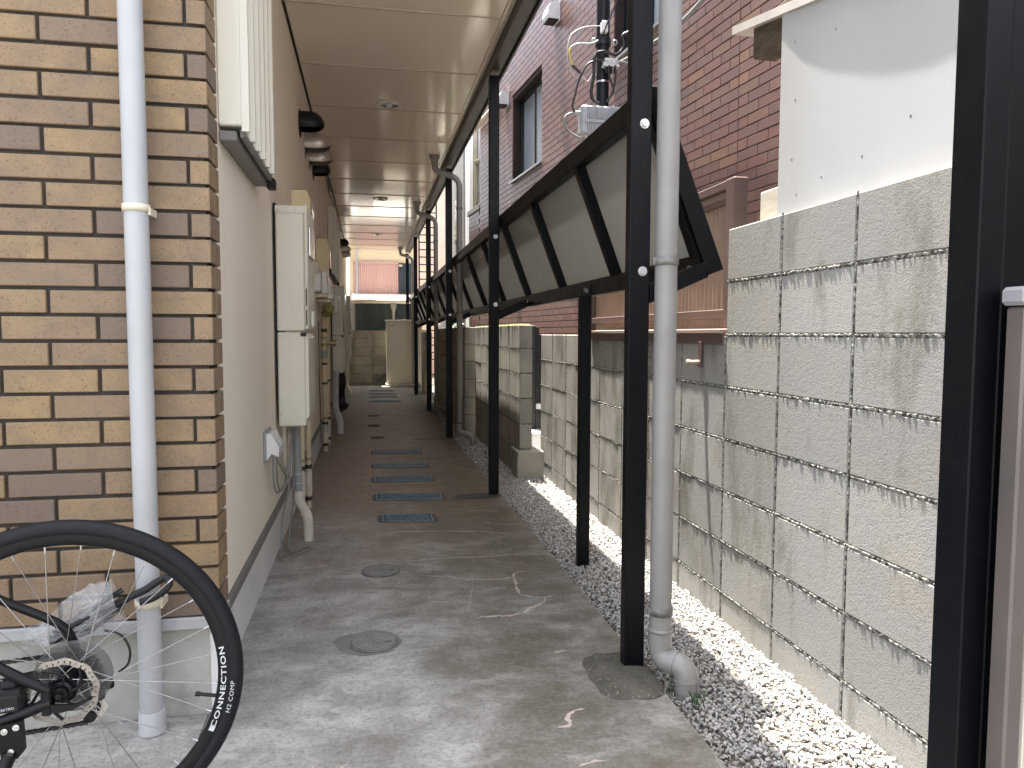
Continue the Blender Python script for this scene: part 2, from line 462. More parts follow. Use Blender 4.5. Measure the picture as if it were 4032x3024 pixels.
class MB:
    def __init__(self):
        self.v, self.f, self.s = [], [], []

    def add(self, vs, fs, smooth=False):
        o = len(self.v)
        self.v += [tuple(p) for p in vs]
        for q in fs:
            self.f.append(tuple(i + o for i in q))
            self.s.append(smooth)
        return self

    def box(self, x0, x1, y0, y1, z0, z1, ch=0.0):
        if x0 > x1: x0, x1 = x1, x0
        if y0 > y1: y0, y1 = y1, y0
        if z0 > z1: z0, z1 = z1, z0
        if ch <= 0:
            vs = [(x, y, z) for x in (x0, x1) for y in (y0, y1) for z in (z0, z1)]
            return self.add(vs, [(0, 1, 3, 2), (4, 6, 7, 5), (0, 4, 5, 1), (2, 3, 7, 6), (0, 2, 6, 4), (1, 5, 7, 3)])
        ch = min(ch, (x1 - x0) * .45, (y1 - y0) * .45, (z1 - z0) * .45)
        vs, ix = [], {}
        for a, sx in enumerate((-1, 1)):
            for b_, sy in enumerate((-1, 1)):
                for c, sz in enumerate((-1, 1)):
                    X, Y, Z = (x0, x1)[a], (y0, y1)[b_], (z0, z1)[c]
                    for k, p in enumerate(((X, Y - sy * ch, Z - sz * ch), (X - sx * ch, Y, Z - sz * ch), (X - sx * ch, Y - sy * ch, Z))):
                        ix[a, b_, c, k] = len(vs)
                        vs.append(p)
        fs = []
        q = [(0, 0), (0, 1), (1, 1), (1, 0)]
        for a in (0, 1):
            fs.append(tuple(ix[a, i, j, 0] for i, j in q))
            fs.append(tuple(ix[i, a, j, 1] for i, j in q))
            fs.append(tuple(ix[i, j, a, 2] for i, j in q))
        for i in (0, 1):
            for j in (0, 1):
                fs.append((ix[i, j, 0, 0], ix[i, j, 1, 0], ix[i, j, 1, 1], ix[i, j, 0, 1]))
                fs.append((ix[i, 0, j, 0], ix[i, 1, j, 0], ix[i, 1, j, 2], ix[i, 0, j, 2]))
                fs.append((ix[0, i, j, 1], ix[1, i, j, 1], ix[1, i, j, 2], ix[0, i, j, 2]))
                for k in (0, 1):
                    fs.append((ix[i, j, k, 0], ix[i, j, k, 1], ix[i, j, k, 2]))
        return self.add(vs, fs)

    def cyl(self, p0, p1, r0, r1=None, n=16, cap=True, smooth=True):
        r1 = r0 if r1 is None else r1
        p0, p1 = Vector(p0), Vector(p1)
        d = (p1 - p0).normalized()
        u = d.orthogonal().normalized()
        w = d.cross(u)
        ring = [(math.cos(2 * math.pi * i / n), math.sin(2 * math.pi * i / n)) for i in range(n)]
        a = [p0 + (u * c + w * s) * r0 for c, s in ring]
        b = [p1 + (u * c + w * s) * r1 for c, s in ring]
        self.add(a + b, [(i, (i + 1) % n, n + (i + 1) % n, n + i) for i in range(n)], smooth)
        if cap:
            self.add(a, [tuple(range(n))])
            self.add(b, [tuple(range(n))])
        return self

    def tube(self, pts, r, n=8, cap=True, sub=0, closed=False):
        P = [Vector(p) for p in pts]
        if sub:
            Q = []
            for i in range(len(P) - 1):
                a, b, c, d = P[max(i - 1, 0)], P[i], P[i + 1], P[min(i + 2, len(P) - 1)]
                for k in range(sub):
                    t = k / sub
                    Q.append(.5 * ((2 * b) + (c - a) * t + (2 * a - 5 * b + 4 * c - d) * t * t + (3 * b - a - 3 * c + d) * t ** 3))
            Q.append(P[-1])
            P = Q
        rs = r if isinstance(r, (list, tuple)) else None
        vs, prev = [], None
        for i, p in enumerate(P):
            t = (P[min(i + 1, len(P) - 1)] - P[max(i - 1, 0)])
            t = t.normalized() if t.length > 1e-9 else Vector((0, 0, 1))
            u = t.orthogonal().normalized() if prev is None else (prev - t * prev.dot(t)).normalized()
            prev = u
            w = t.cross(u)
            rr = r if rs is None else rs[min(int(i * len(rs) / len(P)), len(rs) - 1)]
            vs += [p + (u * math.cos(2 * math.pi * k / n) + w * math.sin(2 * math.pi * k / n)) * rr for k in range(n)]
        fs = [(i * n + k, i * n + (k + 1) % n, (i + 1) * n + (k + 1) % n, (i + 1) * n + k) for i in range(len(P) - 1) for k in range(n)]
        self.add(vs, fs, True)
        if cap:
            self.add(vs[:n], [tuple(range(n))])
            self.add(vs[-n:], [tuple(range(n))])
        return self

    def prism(self, poly, axis, a0, a1):
        """poly: 2d points; axis 'x': (y,z), 'y': (x,z), 'z': (x,y)"""
        def P(p, a):
            return {'x': (a, p[0], p[1]), 'y': (p[0], a, p[1]), 'z': (p[0], p[1], a)}[axis]
        n = len(poly)
        vs = [P(p, a0) for p in poly] + [P(p, a1) for p in poly]
        return self.add(vs, [tuple(range(n)), tuple(range(2 * n - 1, n - 1, -1))] + [(i, (i + 1) % n, n + (i + 1) % n, n + i) for i in range(n)])

    def ring(self, c, axis, prof, n=32, a0=0.0, a1=2 * math.pi, smooth=True):
        """lathe a profile [(radius, height)] about axis through c"""
        full = abs(a1 - a0 - 2 * math.pi) < 1e-6
        m = n if full else n + 1
        vs = []
        for i in range(m):
            t = a0 + (a1 - a0) * i / n
            cs, sn = math.cos(t), math.sin(t)
            for r, h in prof:
                p = {'x': (h, r * cs, r * sn), 'y': (r * cs, h, r * sn), 'z': (r * cs, r * sn, h)}[axis]
                vs.append((c[0] + p[0], c[1] + p[1], c[2] + p[2]))
        k = len(prof)
        fs = []
        for i in range(n):
            j = (i + 1) % m
            for q in range(k - 1):
                fs.append((i * k + q, j * k + q, j * k + q + 1, i * k + q + 1))
        return self.add(vs, fs, smooth)

    def tr(self, fn, start=0):
        self.v[start:] = [tuple(fn(Vector(p))) for p in self.v[start:]]
        return self

    def mesh(self, name, off=(0, 0, 0)):
        me = bpy.data.meshes.new(name)
        ox, oy, oz = off
        me.from_pydata([(x - ox, y - oy, z - oz) for x, y, z in self.v], [], self.f)
        if len(self.f) < 60000:
            bm = bmesh.new()
            bm.from_mesh(me)
            bmesh.ops.recalc_face_normals(bm, faces=bm.faces)
            bm.to_mesh(me)
            bm.free()
        me.polygons.foreach_set('use_smooth', self.s)
        me.update()
        return me

    def build(self, name, mat, parent=None, local=False, **tags):
        if parent is None:
            lo = [min(p[i] for p in self.v) for i in range(3)]
            hi = [max(p[i] for p in self.v) for i in range(3)]
            loc = ((lo[0] + hi[0]) / 2, (lo[1] + hi[1]) / 2, lo[2])
            me = self.mesh(name, loc)
        else:
            loc = (0, 0, 0)
            me = self.mesh(name, (0, 0, 0) if local else ORG.get(parent.name, (0, 0, 0)))
        o = put(name, me, mat, parent, loc)
        ORG[o.name] = loc if parent is None else ORG.get(parent.name, (0, 0, 0))
        for k, v in tags.items():
            o[{'cat': 'category'}.get(k, k)] = v
        return o


def put(name, me, mat, parent, loc, rz=0.0):
    o = bpy.data.objects.new(name, me)
    if mat and not me.materials:
        me.materials.append(MATS[mat])
    o.location = loc
    if rz:
        o.rotation_euler = (0, 0, rz)
    COL.objects.link(o)
    if parent is not None:
        o.parent = parent
    return o


def thing(name, label, cat, loc, group=None, rz=0.0):
    o = bpy.data.objects.new(name, None)
    o.empty_display_size = .1
    COL.objects.link(o)
    o.location = loc
    o.rotation_euler = (0, 0, rz)
    o['label'] = label
    o['category'] = cat
    if group:
        o['group'] = group
    ORG[o.name] = tuple(loc)
    return o


def rel(parent, p):
    a = ORG.get(parent.name, (0, 0, 0))
    return (p[0] - a[0], p[1] - a[1], p[2] - a[2])


# ------------------------------------------------------------------ the setting: ground, walkway, gravel bed
MB().box(-150, 150, -150, 150, -.4, -.075).build('ground', 'soil', kind='structure')
walk = MB().box(-.46, .88, .35, 15.62, -.2, 0, .004).build('walkway', 'walkway', kind='structure')
MB().box(-3.6, -.462, .35, 2.18, -.2, -.002).build('forecourt', 'walkway', kind='structure')
MB().box(.884, 1.34, .35, 15.6, -.07, -.045).build('gravel_bed', 'soil', kind='structure')
MB().box(-.9, 1.34, 15.625, 16.0, -.07, -.03).build('gravel_bed', 'soil', kind='structure')


MB().box(-14, 14, -7.5, .348, -.2, -.004).build('street', 'street', kind='structure')
MB().box(1.345, 2.6, -2.4, 16.2, -.2, -.05).build('side_yard', 'yard', kind='structure')
ob = thing('added_opposite_house', 'unseen pale house added behind the camera to block sky and bounce light', 'house', (0, -10, 0))  # out of view, added to cut skylight and return sun bounce
MB().box(-14, 14, -12, -7.8, -.1, 7.5).build('wall', 'house_white', ob)


def crack(pts, w):
    P = []
    for i in range(len(pts) - 1):
        a, b = Vector(pts[i]), Vector(pts[i + 1])
        k = max(2, int((b - a).length / .012))
        for j in range(k):
            P.append(a.lerp(b, j / k) + Vector((random.uniform(-1, 1), random.uniform(-1, 1))) * .0045)
    P.append(Vector(pts[-1]))
    m = MB()
    vs, fs = [], []
    n = len(P)
    for i, p in enumerate(P):
        t = (P[min(i + 1, n - 1)] - P[max(i - 1, 0)])
        nn = Vector((-t.y, t.x)).normalized()
        ww = w * 1.25 * (.35 + random.random() * 1.0) * min(1, 7 * i / n + .25, 7 * (n - 1 - i) / n + .25)
        vs += [(p.x + nn.x * ww, p.y + nn.y * ww, .0015), (p.x - nn.x * ww * random.random(), p.y - nn.y * ww * random.random(), .0015)]
    for i in range(n - 1):
        fs.append((2 * i, 2 * i + 1, 2 * i + 3, 2 * i + 2))
    m.add(vs, fs)
    return m.build('pale_crack', 'crack_fill', walk)


for pts, w in [
    ([(.225, 3.287), (.289, 3.263), (.358, 3.25), (.375, 3.214), (.446, 3.191), (.525, 3.171), (.583, 3.17), (.624, 3.188), (.652, 3.247), (.703, 3.264)], .005),
    ([(.624, 3.188), (.624, 3.125), (.612, 3.044), (.615, 2.963), (.653, 2.923), (.709, 2.913), (.766, 2.935)], .005),
    ([(.709, 2.913), (.693, 2.863), (.629, 2.813), (.581, 2.763), (.528, 2.753), (.47, 2.755), (.391, 2.751)], .008),
    ([(.581, 2.763), (.639, 2.729)], .004),
    ([(.162, 3.505), (.268, 3.523), (.375, 3.524), (.49, 3.512), (.6, 3.513), (.704, 3.53), (.775, 3.558)], .004),
    ([(.109, 4.066), (.228, 4.037), (.408, 4.019), (.605, 3.967), (.739, 3.912), (.872, 3.865)], .005),
    ([(-.353, 3.488), (-.288, 3.495), (-.197, 3.514)], .006),
    ([(-.257, 3.416), (-.143, 3.408), (-.043, 3.364)], .004),
    ([(.629, 4.194), (.723, 4.114), (.856, 4.081)], .004),
    ([(.564, 4.446), (.667, 4.446), (.788, 4.414)], .005),
    ([(.613, 2.392), (.66, 2.398)], .004), ([(.239, 2.958), (.312, 2.934)], .003),
    ([(.506, 1.915), (.535, 1.921), (.548, 1.936), (.543, 1.96), (.558, 1.98), (.579, 2.0), (.605, 2.004)], .006),
    ([(.508, 1.732), (.543, 1.74), (.589, 1.743)], .005),
    ([(-.17, 1.75), (-.14, 1.80), (-.10, 1.81), (-.06, 1.85)], .004), ([(-.14, 1.80), (-.15, 1.86)], .003),
]:
    crack(pts, w)


def gravel():
    t = (1 + 5 ** .5) / 2
    ico = np.array([(-1, t, 0), (1, t, 0), (-1, -t, 0), (1, -t, 0), (0, -1, t), (0, 1, t), (0, -1, -t), (0, 1, -t), (t, 0, -1), (t, 0, 1), (-t, 0, -1), (-t, 0, 1)]) / math.sqrt(1 + t * t)
    fc = np.array([(0, 11, 5), (0, 5, 1), (0, 1, 7), (0, 7, 10), (0, 10, 11), (1, 5, 9), (5, 11, 4), (11, 10, 2), (10, 7, 6), (7, 1, 8), (3, 9, 4), (3, 4, 2), (3, 2, 6), (3, 6, 8), (3, 8, 9), (4, 9, 5), (2, 4, 11), (6, 2, 10), (8, 6, 7), (9, 8, 1)])

    def batch(n, y0, y1, r0, r1, x0=.887, x1=1.352):
        c = np.column_stack([np.random.uniform(x0, x1, n), np.random.uniform(y0, y1, n), np.random.uniform(-.048, -.027, n)])
        edge = np.exp(-((c[:, 0] - x0) / .05) ** 2)
        c[:, 2] -= edge * .006
        rr = np.random.uniform(r0, r1, n) * np.random.uniform(.75, 1.1, n)
        sc = np.column_stack([np.random.uniform(.8, 1.45, n), np.random.uniform(.55, 1.05, n), np.random.uniform(.35, .75, n)]) * rr[:, None]
        q = np.random.normal(size=(n, 4))
        q[:, 1:3] *= .7
        q /= np.linalg.norm(q, axis=1)[:, None]
        w, x, y, z = q.T
        Rm = np.stack([1 - 2 * (y * y + z * z), 2 * (x * y - z * w), 2 * (x * z + y * w), 2 * (x * y + z * w), 1 - 2 * (x * x + z * z), 2 * (y * z - x * w), 2 * (x * z - y * w), 2 * (y * z + x * w), 1 - 2 * (x * x + y * y)], 1).reshape(n, 3, 3)
        base = ico[None] * np.random.uniform(.62, 1.22, (n, 12, 1)) * sc[:, None, :]
        return np.einsum('nij,nkj->nki', Rm, base) + c[:, None, :]
    V = np.concatenate([batch(24000, 1.15, 5.9, .0046, .0105), batch(11000, 5.9, 15.6, .010, .016), batch(1500, 15.64, 15.98, .012, .018, -.6, 1.3)])
    n = len(V)
    me = bpy.data.meshes.new('gravel')
    me.vertices.add(n * 12)
    me.vertices.foreach_set('co', V.reshape(-1))
    F = (fc[None] + (np.arange(n) * 12)[:, None, None]).reshape(-1)
    nf = n * 20
    me.loops.add(nf * 3)
    me.loops.foreach_set('vertex_index', F.astype(np.int32))
    me.polygons.add(nf)
    me.polygons.foreach_set('loop_start', np.arange(0, nf * 3, 3, dtype=np.int32))
    me.polygons.foreach_set('loop_total', np.full(nf, 3, dtype=np.int32))
    me.update(calc_edges=True)
    me.validate()
    o = put('gravel', me, 'gravel_chip', None, (0, 0, 0))
    o['kind'] = 'stuff'
    o['label'] = 'pale crushed stone gravel along the foot of the block wall'
    o['category'] = 'gravel'


gravel()

# ------------------------------------------------------------------ left apartment building
bld = thing('apartment_building', 'two-storey apartment building with tan tiled front and cream side wall', 'building', (-2.0, 8.0, 0))
YB, XC = 2.17, -.421
fw = MB().box(-3.6, -.434, YB + .011, 2.45, .296, 5.6).build('front_wall', 'mortar_dark', bld)
MB().box(-3.6, -.4535, YB + .02, 2.45, -.1, .255).build('front_plinth', 'plinth_rough', bld)
MB().box(-3.6, -.418, YB - .006, 2.30, .257, .290, .002).build('base_flashing', 'flashing_light', bld)
MB().box(-.62, -.43, 2.285, 16.15, .288, 5.6).build('side_wall', 'cream_paint', bld)
MB().box(-.4525, -.452+.02, YB + .018, 2.24, -.1, .245).box(-.60, -.452, 2.2405, 16.10, -.1, .245).build('side_plinth', 'plinth_paint', bld)
MB().prism([(-.60, .247), (-.421, .247), (-.421, .275), (-.428, .2865), (-.60, .2865)], 'y', 2.305, 16.12).build('base_flashing', 'flashing', bld)
MB().box(-3.6, .30, 1.86, 16.3, 5.6, 5.75).build('roof', 'flashing', bld)
MB().box(-3.6, -.10, 16.302, 17.35, 5.6, 5.75).build('added_shade_slab', 'flashing', bld)  # unseen slab added to keep sun off the passage's far left end
MB().box(-3.6, -.64, 15.9, 16.1, -.1, 5.6).build('rear_wall', 'cream_paint', bld)
MB().box(-3.6, -3.45, 2.46, 15.88, -.1, 5.6).build('rear_wall', 'cream_paint', bld)

PITCH, LEN, HT, GAP = .0705, .239, .0605, .010
tile_mesh = {}


def tile(length):
    k = round(length, 3)
    if k not in tile_mesh:
        tile_mesh[k] = MB().box(0, length, 0, .013, 0, HT, .0022).mesh('tile')
        tile_mesh[k].materials.append(MATS['tan_tile'])
    return tile_mesh[k]


def ltile(xl, yl):
    k = ('L', xl, yl)
    if k not in tile_mesh:
        c = .0022
        tile_mesh[k] = MB().prism([(-xl, 0), (-c, 0), (0, c), (0, yl), (-.011, yl), (-.011, .013), (-xl, .013)], 'z', 0, HT).mesh('tile')
        tile_mesh[k].materials.append(MATS['tan_tile'])
    return tile_mesh[k]


hi = MB()
for r in range(75):
    z = .296 + r * PITCH
    far_up = z > 2.35
    even = r % 2 == 1
    first = .053 if even else .1725
    # corner piece and the return along the passage
    if not far_up:
        jz = random.uniform(-.0008, .0008)
        put('brick', ltile(first - GAP / 2, .131 if even else .058), None, fw, rel(fw, (XC, YB, z + jz)))
        if not even:
            me = tile_mesh.setdefault('ret', MB().box(-.011, 0, 0, .065, 0, HT, .002).mesh('tile'))
            if not me.materials:
                me.materials.append(MATS['tan_tile'])
            put('brick', me, None, fw, rel(fw, (XC, YB + .066, z)))
    else:
        hi.box(XC - first, XC, YB, YB + .13, z, z + HT)
    x1 = XC - first - GAP / 2
    while x1 > -3.5:
        x0 = x1 - LEN + GAP
        if far_up or x1 < -1.35:
            hi.box(x0, x1, YB, YB + .013, z, z + HT)
        else:
            put('brick', tile(LEN - GAP), None, fw, rel(fw, (x0, YB + random.uniform(-.0008, .0008), z + random.uniform(-.0008, .0008))))
        x1 = x0 - GAP
hb = hi.build('upper_tiles', 'tan_tile', bld)
hb['kind'] = 'stuff'

# ------------------------------------------------------------------ gallery over the passage
gal = thing('gallery_deck', 'upper gallery deck with cream soffit panels roofing the passage', 'gallery', (.2, 9, 2.8))
MB().box(-.43, .79, 1.95, 15.86, 2.865, 3.03).build('deck_slab', 'beam_paint', gal)
MB().prism([(.79, 2.775), (.80, 2.775), (.80, 2.79), (.872, 2.79), (.872, 2.765), (.884, 2.765), (.884, 3.04), (.79, 3.04)], 'y', 1.95, 15.86).build('edge_beam', 'beam_paint', gal)
MB().box(-.4295, -.418, 2.35, 15.84, 2.836, 2.850).build('wall_gap_strip', 'black_gap', gal)
seams = [1.95, 2.37] + [3.28 + .91 * k for k in range(14)] + [15.84]
for a, b in zip(seams[:-1], seams[1:]):
    m = MB().box(-.417, .745, a + .004, b - .004, 2.840, 2.858, .004)
    m.build('soffit_panel', 'soffit', gal)
    MB().box(-.417, .745, b - .016, b - .0045, 2.8345, 2.8395).build('seam_bead', 'soffit_trim', gal)
    MB().box(.748, .789, a + .003, b - .003, 2.842, 2.858, .003).build('edge_trim', 'soffit', gal)


def downlight(y, label):
    t = thing('downlight', label, 'ceiling light', (.175, y, 2.83), 'recessed lights in the soffit')
    c = (.175, y, 0)
    MB().ring(c, 'z', [(.095, 2.8385), (.093, 2.829), (.074, 2.829), (.071, 2.836)], 40).build('trim_ring', 'shutter_paint', t)
    MB().ring(c, 'z', [(.072, 2.832), (.060, 2.8345), (.035, 2.8375), (.001, 2.8388)], 32).build('reflector', 'steel', t)
    MB().ring(c, 'z', [(.025, 2.8365), (.024, 2.822), (.015, 2.815), (.0005, 2.814)], 20).build('bulb', 'white_plastic', t)


downlight(5.86, 'nearest round recessed light in the cream soffit')
downlight(9.92, 'second round recessed light along the cream soffit')
downlight(13.5, 'third round recessed light along the soffit, above the far drain slots')

# ------------------------------------------------------------------ black posts
POSTY = [2.2, 4.88, 7.65, 10.27, 13.08, 15.83]
ords = ['black steel post nearest the camera, standing beside the big grey downpipe', 'second black steel post, on the walkway edge level with the long grates',
        'third black steel post, standing in an oval dark patch', 'fourth black steel post along the walkway edge',
        'fifth black steel post along the walkway edge, near the locker', 'last black steel post, in front of the beige locker']


def hexbolt(m, c, ax, r=.011, h=.008):
    d = {'y-': Vector((0, -1, 0)), 'x-': Vector((-1, 0, 0)), 'x+': Vector((1, 0, 0))}[ax]
    c = Vector(c)
    m.cyl(c, c + d * .002, r * 1.35, n=16)
    m.cyl(c + d * .0021, c + d * h, r, r * .97, n=6, smooth=False)


for i, y in enumerate(POSTY):
    t = thing('steel_post', ords[i], 'post', (.823, y, 0), 'black posts carrying the gallery')
    MB().box(.79, .856, y - .022, y + .022, .012, 2.764, .003).build('shaft', 'black_paint', t)
    for bz in (1.728, 1.283):
        m = MB()
        hexbolt(m, (.832, y - .022, bz), 'y-')
        m.build('bolt', 'galv', t)
    # concrete foot on the walkway
    if i == 0:
        g = MB()
        n = 22
        vs = []
        for k, (s, h) in enumerate(((1.0, .002), (.88, .017), (.66, .030), (.3, .034))):
            for j in range(n):
                a = 2 * math.pi * j / n
                rx, ry = .105 * s, .155 * s
                sq = (abs(math.cos(a)) ** 4 + abs(math.sin(a)) ** 4) ** -.25
                jit = 1 + random.uniform(-.05, .05)
                vs.append((.79 + rx * sq * math.cos(a) * jit - .005, 2.185 + ry * sq * math.sin(a) * jit, h + random.uniform(-.003, .003)))
        fs = [(k * n + j, k * n + (j + 1) % n, (k + 1) * n + (j + 1) % n, (k + 1) * n + j) for k in range(3) for j in range(n)] + [tuple(3 * n + j for j in range(n))]
        g.add(vs, fs, True)
        g.v = [(min(p[0], .884), p[1], p[2]) for p in g.v]
        g.build('concrete_foot', 'concrete_foot', t)
    else:
        g = MB()
        n = 24
        L = {1: .19, 2: .30}.get(i, .14)
        vs = [(.80 - L * .45, y - .02, .0045)]
        for j in range(n):
            a = 2 * math.pi * j / n
            jit = 1 + random.uniform(-.1, .1)
            vs.append((min(.80 - L * .45 + L * .85 * math.cos(a) * jit, .876), y - .02 + .085 * math.sin(a) * jit, .003))
        g.add(vs, [(0, 1 + j, 1 + (j + 1) % n) for j in range(n)], True)
        g.build('damp_patch', 'dark_stain', t)

# ------------------------------------------------------------------ leaning frosted screen on the posts
sc = thing('privacy_screen', 'black framed screen of frosted panels leaning outward from the posts', 'screen', (1.0, 9, 1.27))
SY0, SY1 = 2.252, 15.9
MB().box(.858, .905, SY0, SY1, 1.79, 1.868, .003).build('top_rail', 'black_paint', sc)
MB().box(1.044, 1.086, SY0, SY1, 1.272, 1.346, .003).build('bottom_rail', 'black_paint', sc)
raft = []
for a, b in zip(POSTY[:-1], POSTY[1:]):
    for k in range(3):
        raft.append(a + (b - a) * k / 3)
raft.append(POSTY[-1] + .04)
raft[0] = SY0 + .026
sl = Vector((1.078 - .885, 0, 1.335 - 1.80))
nrm = Vector((.462, 0, .176)).normalized()
for y in raft:
    a, b = Vector((.890, y, 1.80)), Vector((1.066, y, 1.338))
    m = MB()
    w, d = .024, .021
    vs = []
    for p in (a, b):
        for sy, sn in ((-1, -1), (1, -1), (1, 1), (-1, 1)):
            q = p + nrm * d * sn
            vs.append((q.x, q.y + sy * w, q.z))
    m.add(vs, [(0, 1, 2, 3), (7, 6, 5, 4), (0, 4, 5, 1), (1, 5, 6, 2), (2, 6, 7, 3), (3, 7, 4, 0)])
    m.build('rafter', 'black_paint', sc)
for y0, y1 in zip(raft[:-1], raft[1:]):
    a, b = Vector((.902, 0, 1.795)), Vector((1.076, 0, 1.333))
    vs = []
    for p in (a, b):
        for s in (0, 1):
            q = p + nrm * (.010 + .004 * s)
            vs += [(q.x, y0 + .02, q.z), (q.x, y1 - .02, q.z)]
    MB().add(vs, [(0, 1, 5, 4), (2, 6, 7, 3), (0, 2, 3, 1), (4, 5, 7, 6), (0, 4, 6, 2), (1, 3, 7, 5)]).build('frosted_panel', 'frosted', sc)
# end cover strip and braces
e0, e1 = Vector((.896, SY0 - .016, 1.82)), Vector((1.104, SY0 - .016, 1.290))
vs = []
for p in (e0, e1):
    for sn in (-.028, .028):
        for dy in (0, .014):
            q = p + nrm * sn
            vs.append((q.x, q.y + dy, q.z))
MB().add(vs, [(0, 1, 3, 2), (4, 6, 7, 5), (0, 4, 5, 1), (2, 3, 7, 6), (0, 2, 6, 4), (1, 5, 7, 3)]).build('end_cover', 'black_paint', sc)
for y in POSTY:
    vs = []
    for x, z0, z1 in ((.857, 1.185, 1.243), (1.043, 1.266, 1.318)):
        for z in (z0, z1):
            for dy in (-.021, .019):
                vs.append((x, y + dy, z))
    MB().add(vs, [(0, 1, 3, 2), (4, 6, 7, 5), (0, 4, 5, 1), (2, 3, 7, 6), (0, 2, 6, 4), (1, 5, 7, 3)]).build('brace', 'black_paint', sc)
    m = MB()
    hexbolt(m, (1.044, max(y - .05, SY0 + .05), 1.305), 'x-', .009)
    hexbolt(m, (1.066, SY0 - .0005, 1.306), 'y-', .009) if y == POSTY[0] else None
    m.build('bolt', 'galv', sc)
sp = thing('support_post', 'slim black support post set in the gravel under the frosted screen', 'post', (1.012, 3.4, -.05))
MB().box(.985, 1.040, 3.378, 3.422, -.06, 1.271, .003).build('shaft', 'black_paint', sp)
MB().box(1.0404, 1.0432, 3.40, 3.50, 1.245, 1.325, .002).build('bracket', 'black_paint', sp)
for dy, dz in ((3.455, 1.297), (3.485, 1.303)):
    m = MB()
    hexbolt(m, (1.0405, dy, dz), 'x-', .009)
    m.build('bolt', 'galv', sp)

# ------------------------------------------------------------------ downpipes


def arc(c, r, a0, a1, u, w, n=8):
    c, u, w = Vector(c), Vector(u), Vector(w)
    return [c + u * r * math.cos(a0 + (a1 - a0) * i / n) + w * r * math.sin(a0 + (a1 - a0) * i / n) for i in range(n + 1)]


def band(m, c, r, h=.02, ear=None):
    m.ring((c[0], c[1], c[2]), 'z', [(r, 0), (r + .004, 0), (r + .004, h), (r, h)], 28)
    if ear:
        m.box(*ear, .001)


dp = thing('downpipe', 'large grey downpipe beside the nearest black post, with offset foot', 'downpipe', (.912, 2.2, -.04))
px_, py_, pr = .9015, 2.160, .0345
MB().cyl((px_, py_, .155), (px_, py_, 2.9), pr, n=32, cap=False).build('pipe', 'pvc_grey', dp)
el = arc((px_ + .052, py_ - .03, .10), .06, math.pi, math.pi * 1.36, (.866, -.5, 0), (0, 0, 1), 8)
el = [Vector((px_, py_, .157)), Vector((px_, py_, .10)), Vector((px_ + .004, py_ - .004, .07)), Vector((px_ + .022, py_ - .020, .048)), Vector((px_ + .045, py_ - .05, .045))]
MB().tube([(px_, py_, .16), (px_, py_, .115), (px_ + .003, py_ - .004, .082), (px_ + .014, py_ - .022, .062), (px_ + .032, py_ - .040, .060), (px_ + .050, py_ - .058, .052), (px_ + .060, py_ - .068, .025), (px_ + .061, py_ - .070, -.06)], pr + .0025, n=28, sub=5, cap=True).build('offset_bend', 'pvc_grey', dp)
for q0, q1 in (((px_ + .030, py_ - .038, .0605), (px_ + .036, py_ - .044, .0592)), ((px_ + .0605, py_ - .069, .022), (px_ + .0607, py_ - .0693, .014))):
    MB().cyl(q0, q1, pr + .006, n=28).build('socket_rim', 'pvc_grey', dp)
for z in (.155, ):
    m = MB()
    m.ring((px_, py_, z), 'z', [(pr + .002, -.004), (pr + .006, -.004), (pr + .006, .006), (pr, .006)], 28)
    m.build('socket_rim', 'pvc_grey', dp)
for z in (1.300, .205):
    m = MB()
    band(m, (px_, py_, z), pr, .024, (.857, .885, py_ - .006, py_ + .006, z, z + .024))
    m.build('pipe_band', 'band_dull', dp)


def eaves_pipe(y, label, foot_y=-.1, top=2.62):
    t = thing('downpipe', label, 'downpipe', (.90, y, -.04), 'pipes draining the gallery')
    X, r = .905, .030
    m = MB()
    m.ring((.66, y, 0), 'z', [(.05, 2.84), (.052, 2.815), (.038, 2.80), (.033, 2.76)], 20)
    m.build('outlet_cup', 'pvc_grey', t)
    MB().tube([(.66, y, 2.80), (.66, y, 2.74), (.68, y, 2.69), (.75, y, 2.67), (.84, y, 2.64), (.89, y, 2.60), (X, y, 2.54)], r, n=16, sub=5).build('bend', 'pvc_grey', t)
    MB().cyl((X, y, 2.56), (X, y, .15), r, n=20, cap=False).build('pipe', 'pvc_grey', t)
    MB().tube([(X, y, .17), (X, y, .12), (X + .02, y - .02, .08), (X + .08, y - .06, .07), (X + .12, y - .09, .03), (X + .122, y - .092, -.06)], r + .002, n=16, sub=5).build('foot_bend', 'pvc_grey', t)
    for z in (2.32, 1.28, .18):
        m = MB()
        band(m, (X, y, z), r, .022)
        m.build('pipe_band', 'band_dull', t)


eaves_pipe(7.42, 'grey downpipe with gooseneck outlet beside the third post')
eaves_pipe(10.05, 'grey downpipe beside the fourth post, half hidden by it')
eaves_pipe(15.35, 'farthest grey downpipe with gooseneck, next to the locker')

lp = thing('downpipe', 'white downpipe running down the tan tiled corner behind the bicycle', 'downpipe', (-.592, 2.1, 0))
MB().cyl((-.592, 2.112, .055), (-.592, 2.112, 2.95), .0302, n=32, cap=False).build('pipe', 'pvc_white', lp)
m = MB()
m.ring((-.592, 2.112, 0), 'z', [(.0305, .062), (.034, .060), (.034, .012), (.037, .008), (.037, .0)], 32)
m.build('foot_socket', 'pvc_white', lp)
for z in (.352, 1.405):
    m = MB()
    band(m, (-.592, 2.112, z), .0302, .019, (-.562, -.555, 2.104, 2.165, z - .008, z + .012))
    m.build('pipe_band', 'pvc_cream', lp)

# ------------------------------------------------------------------ concrete block walls
blk_mesh = {}


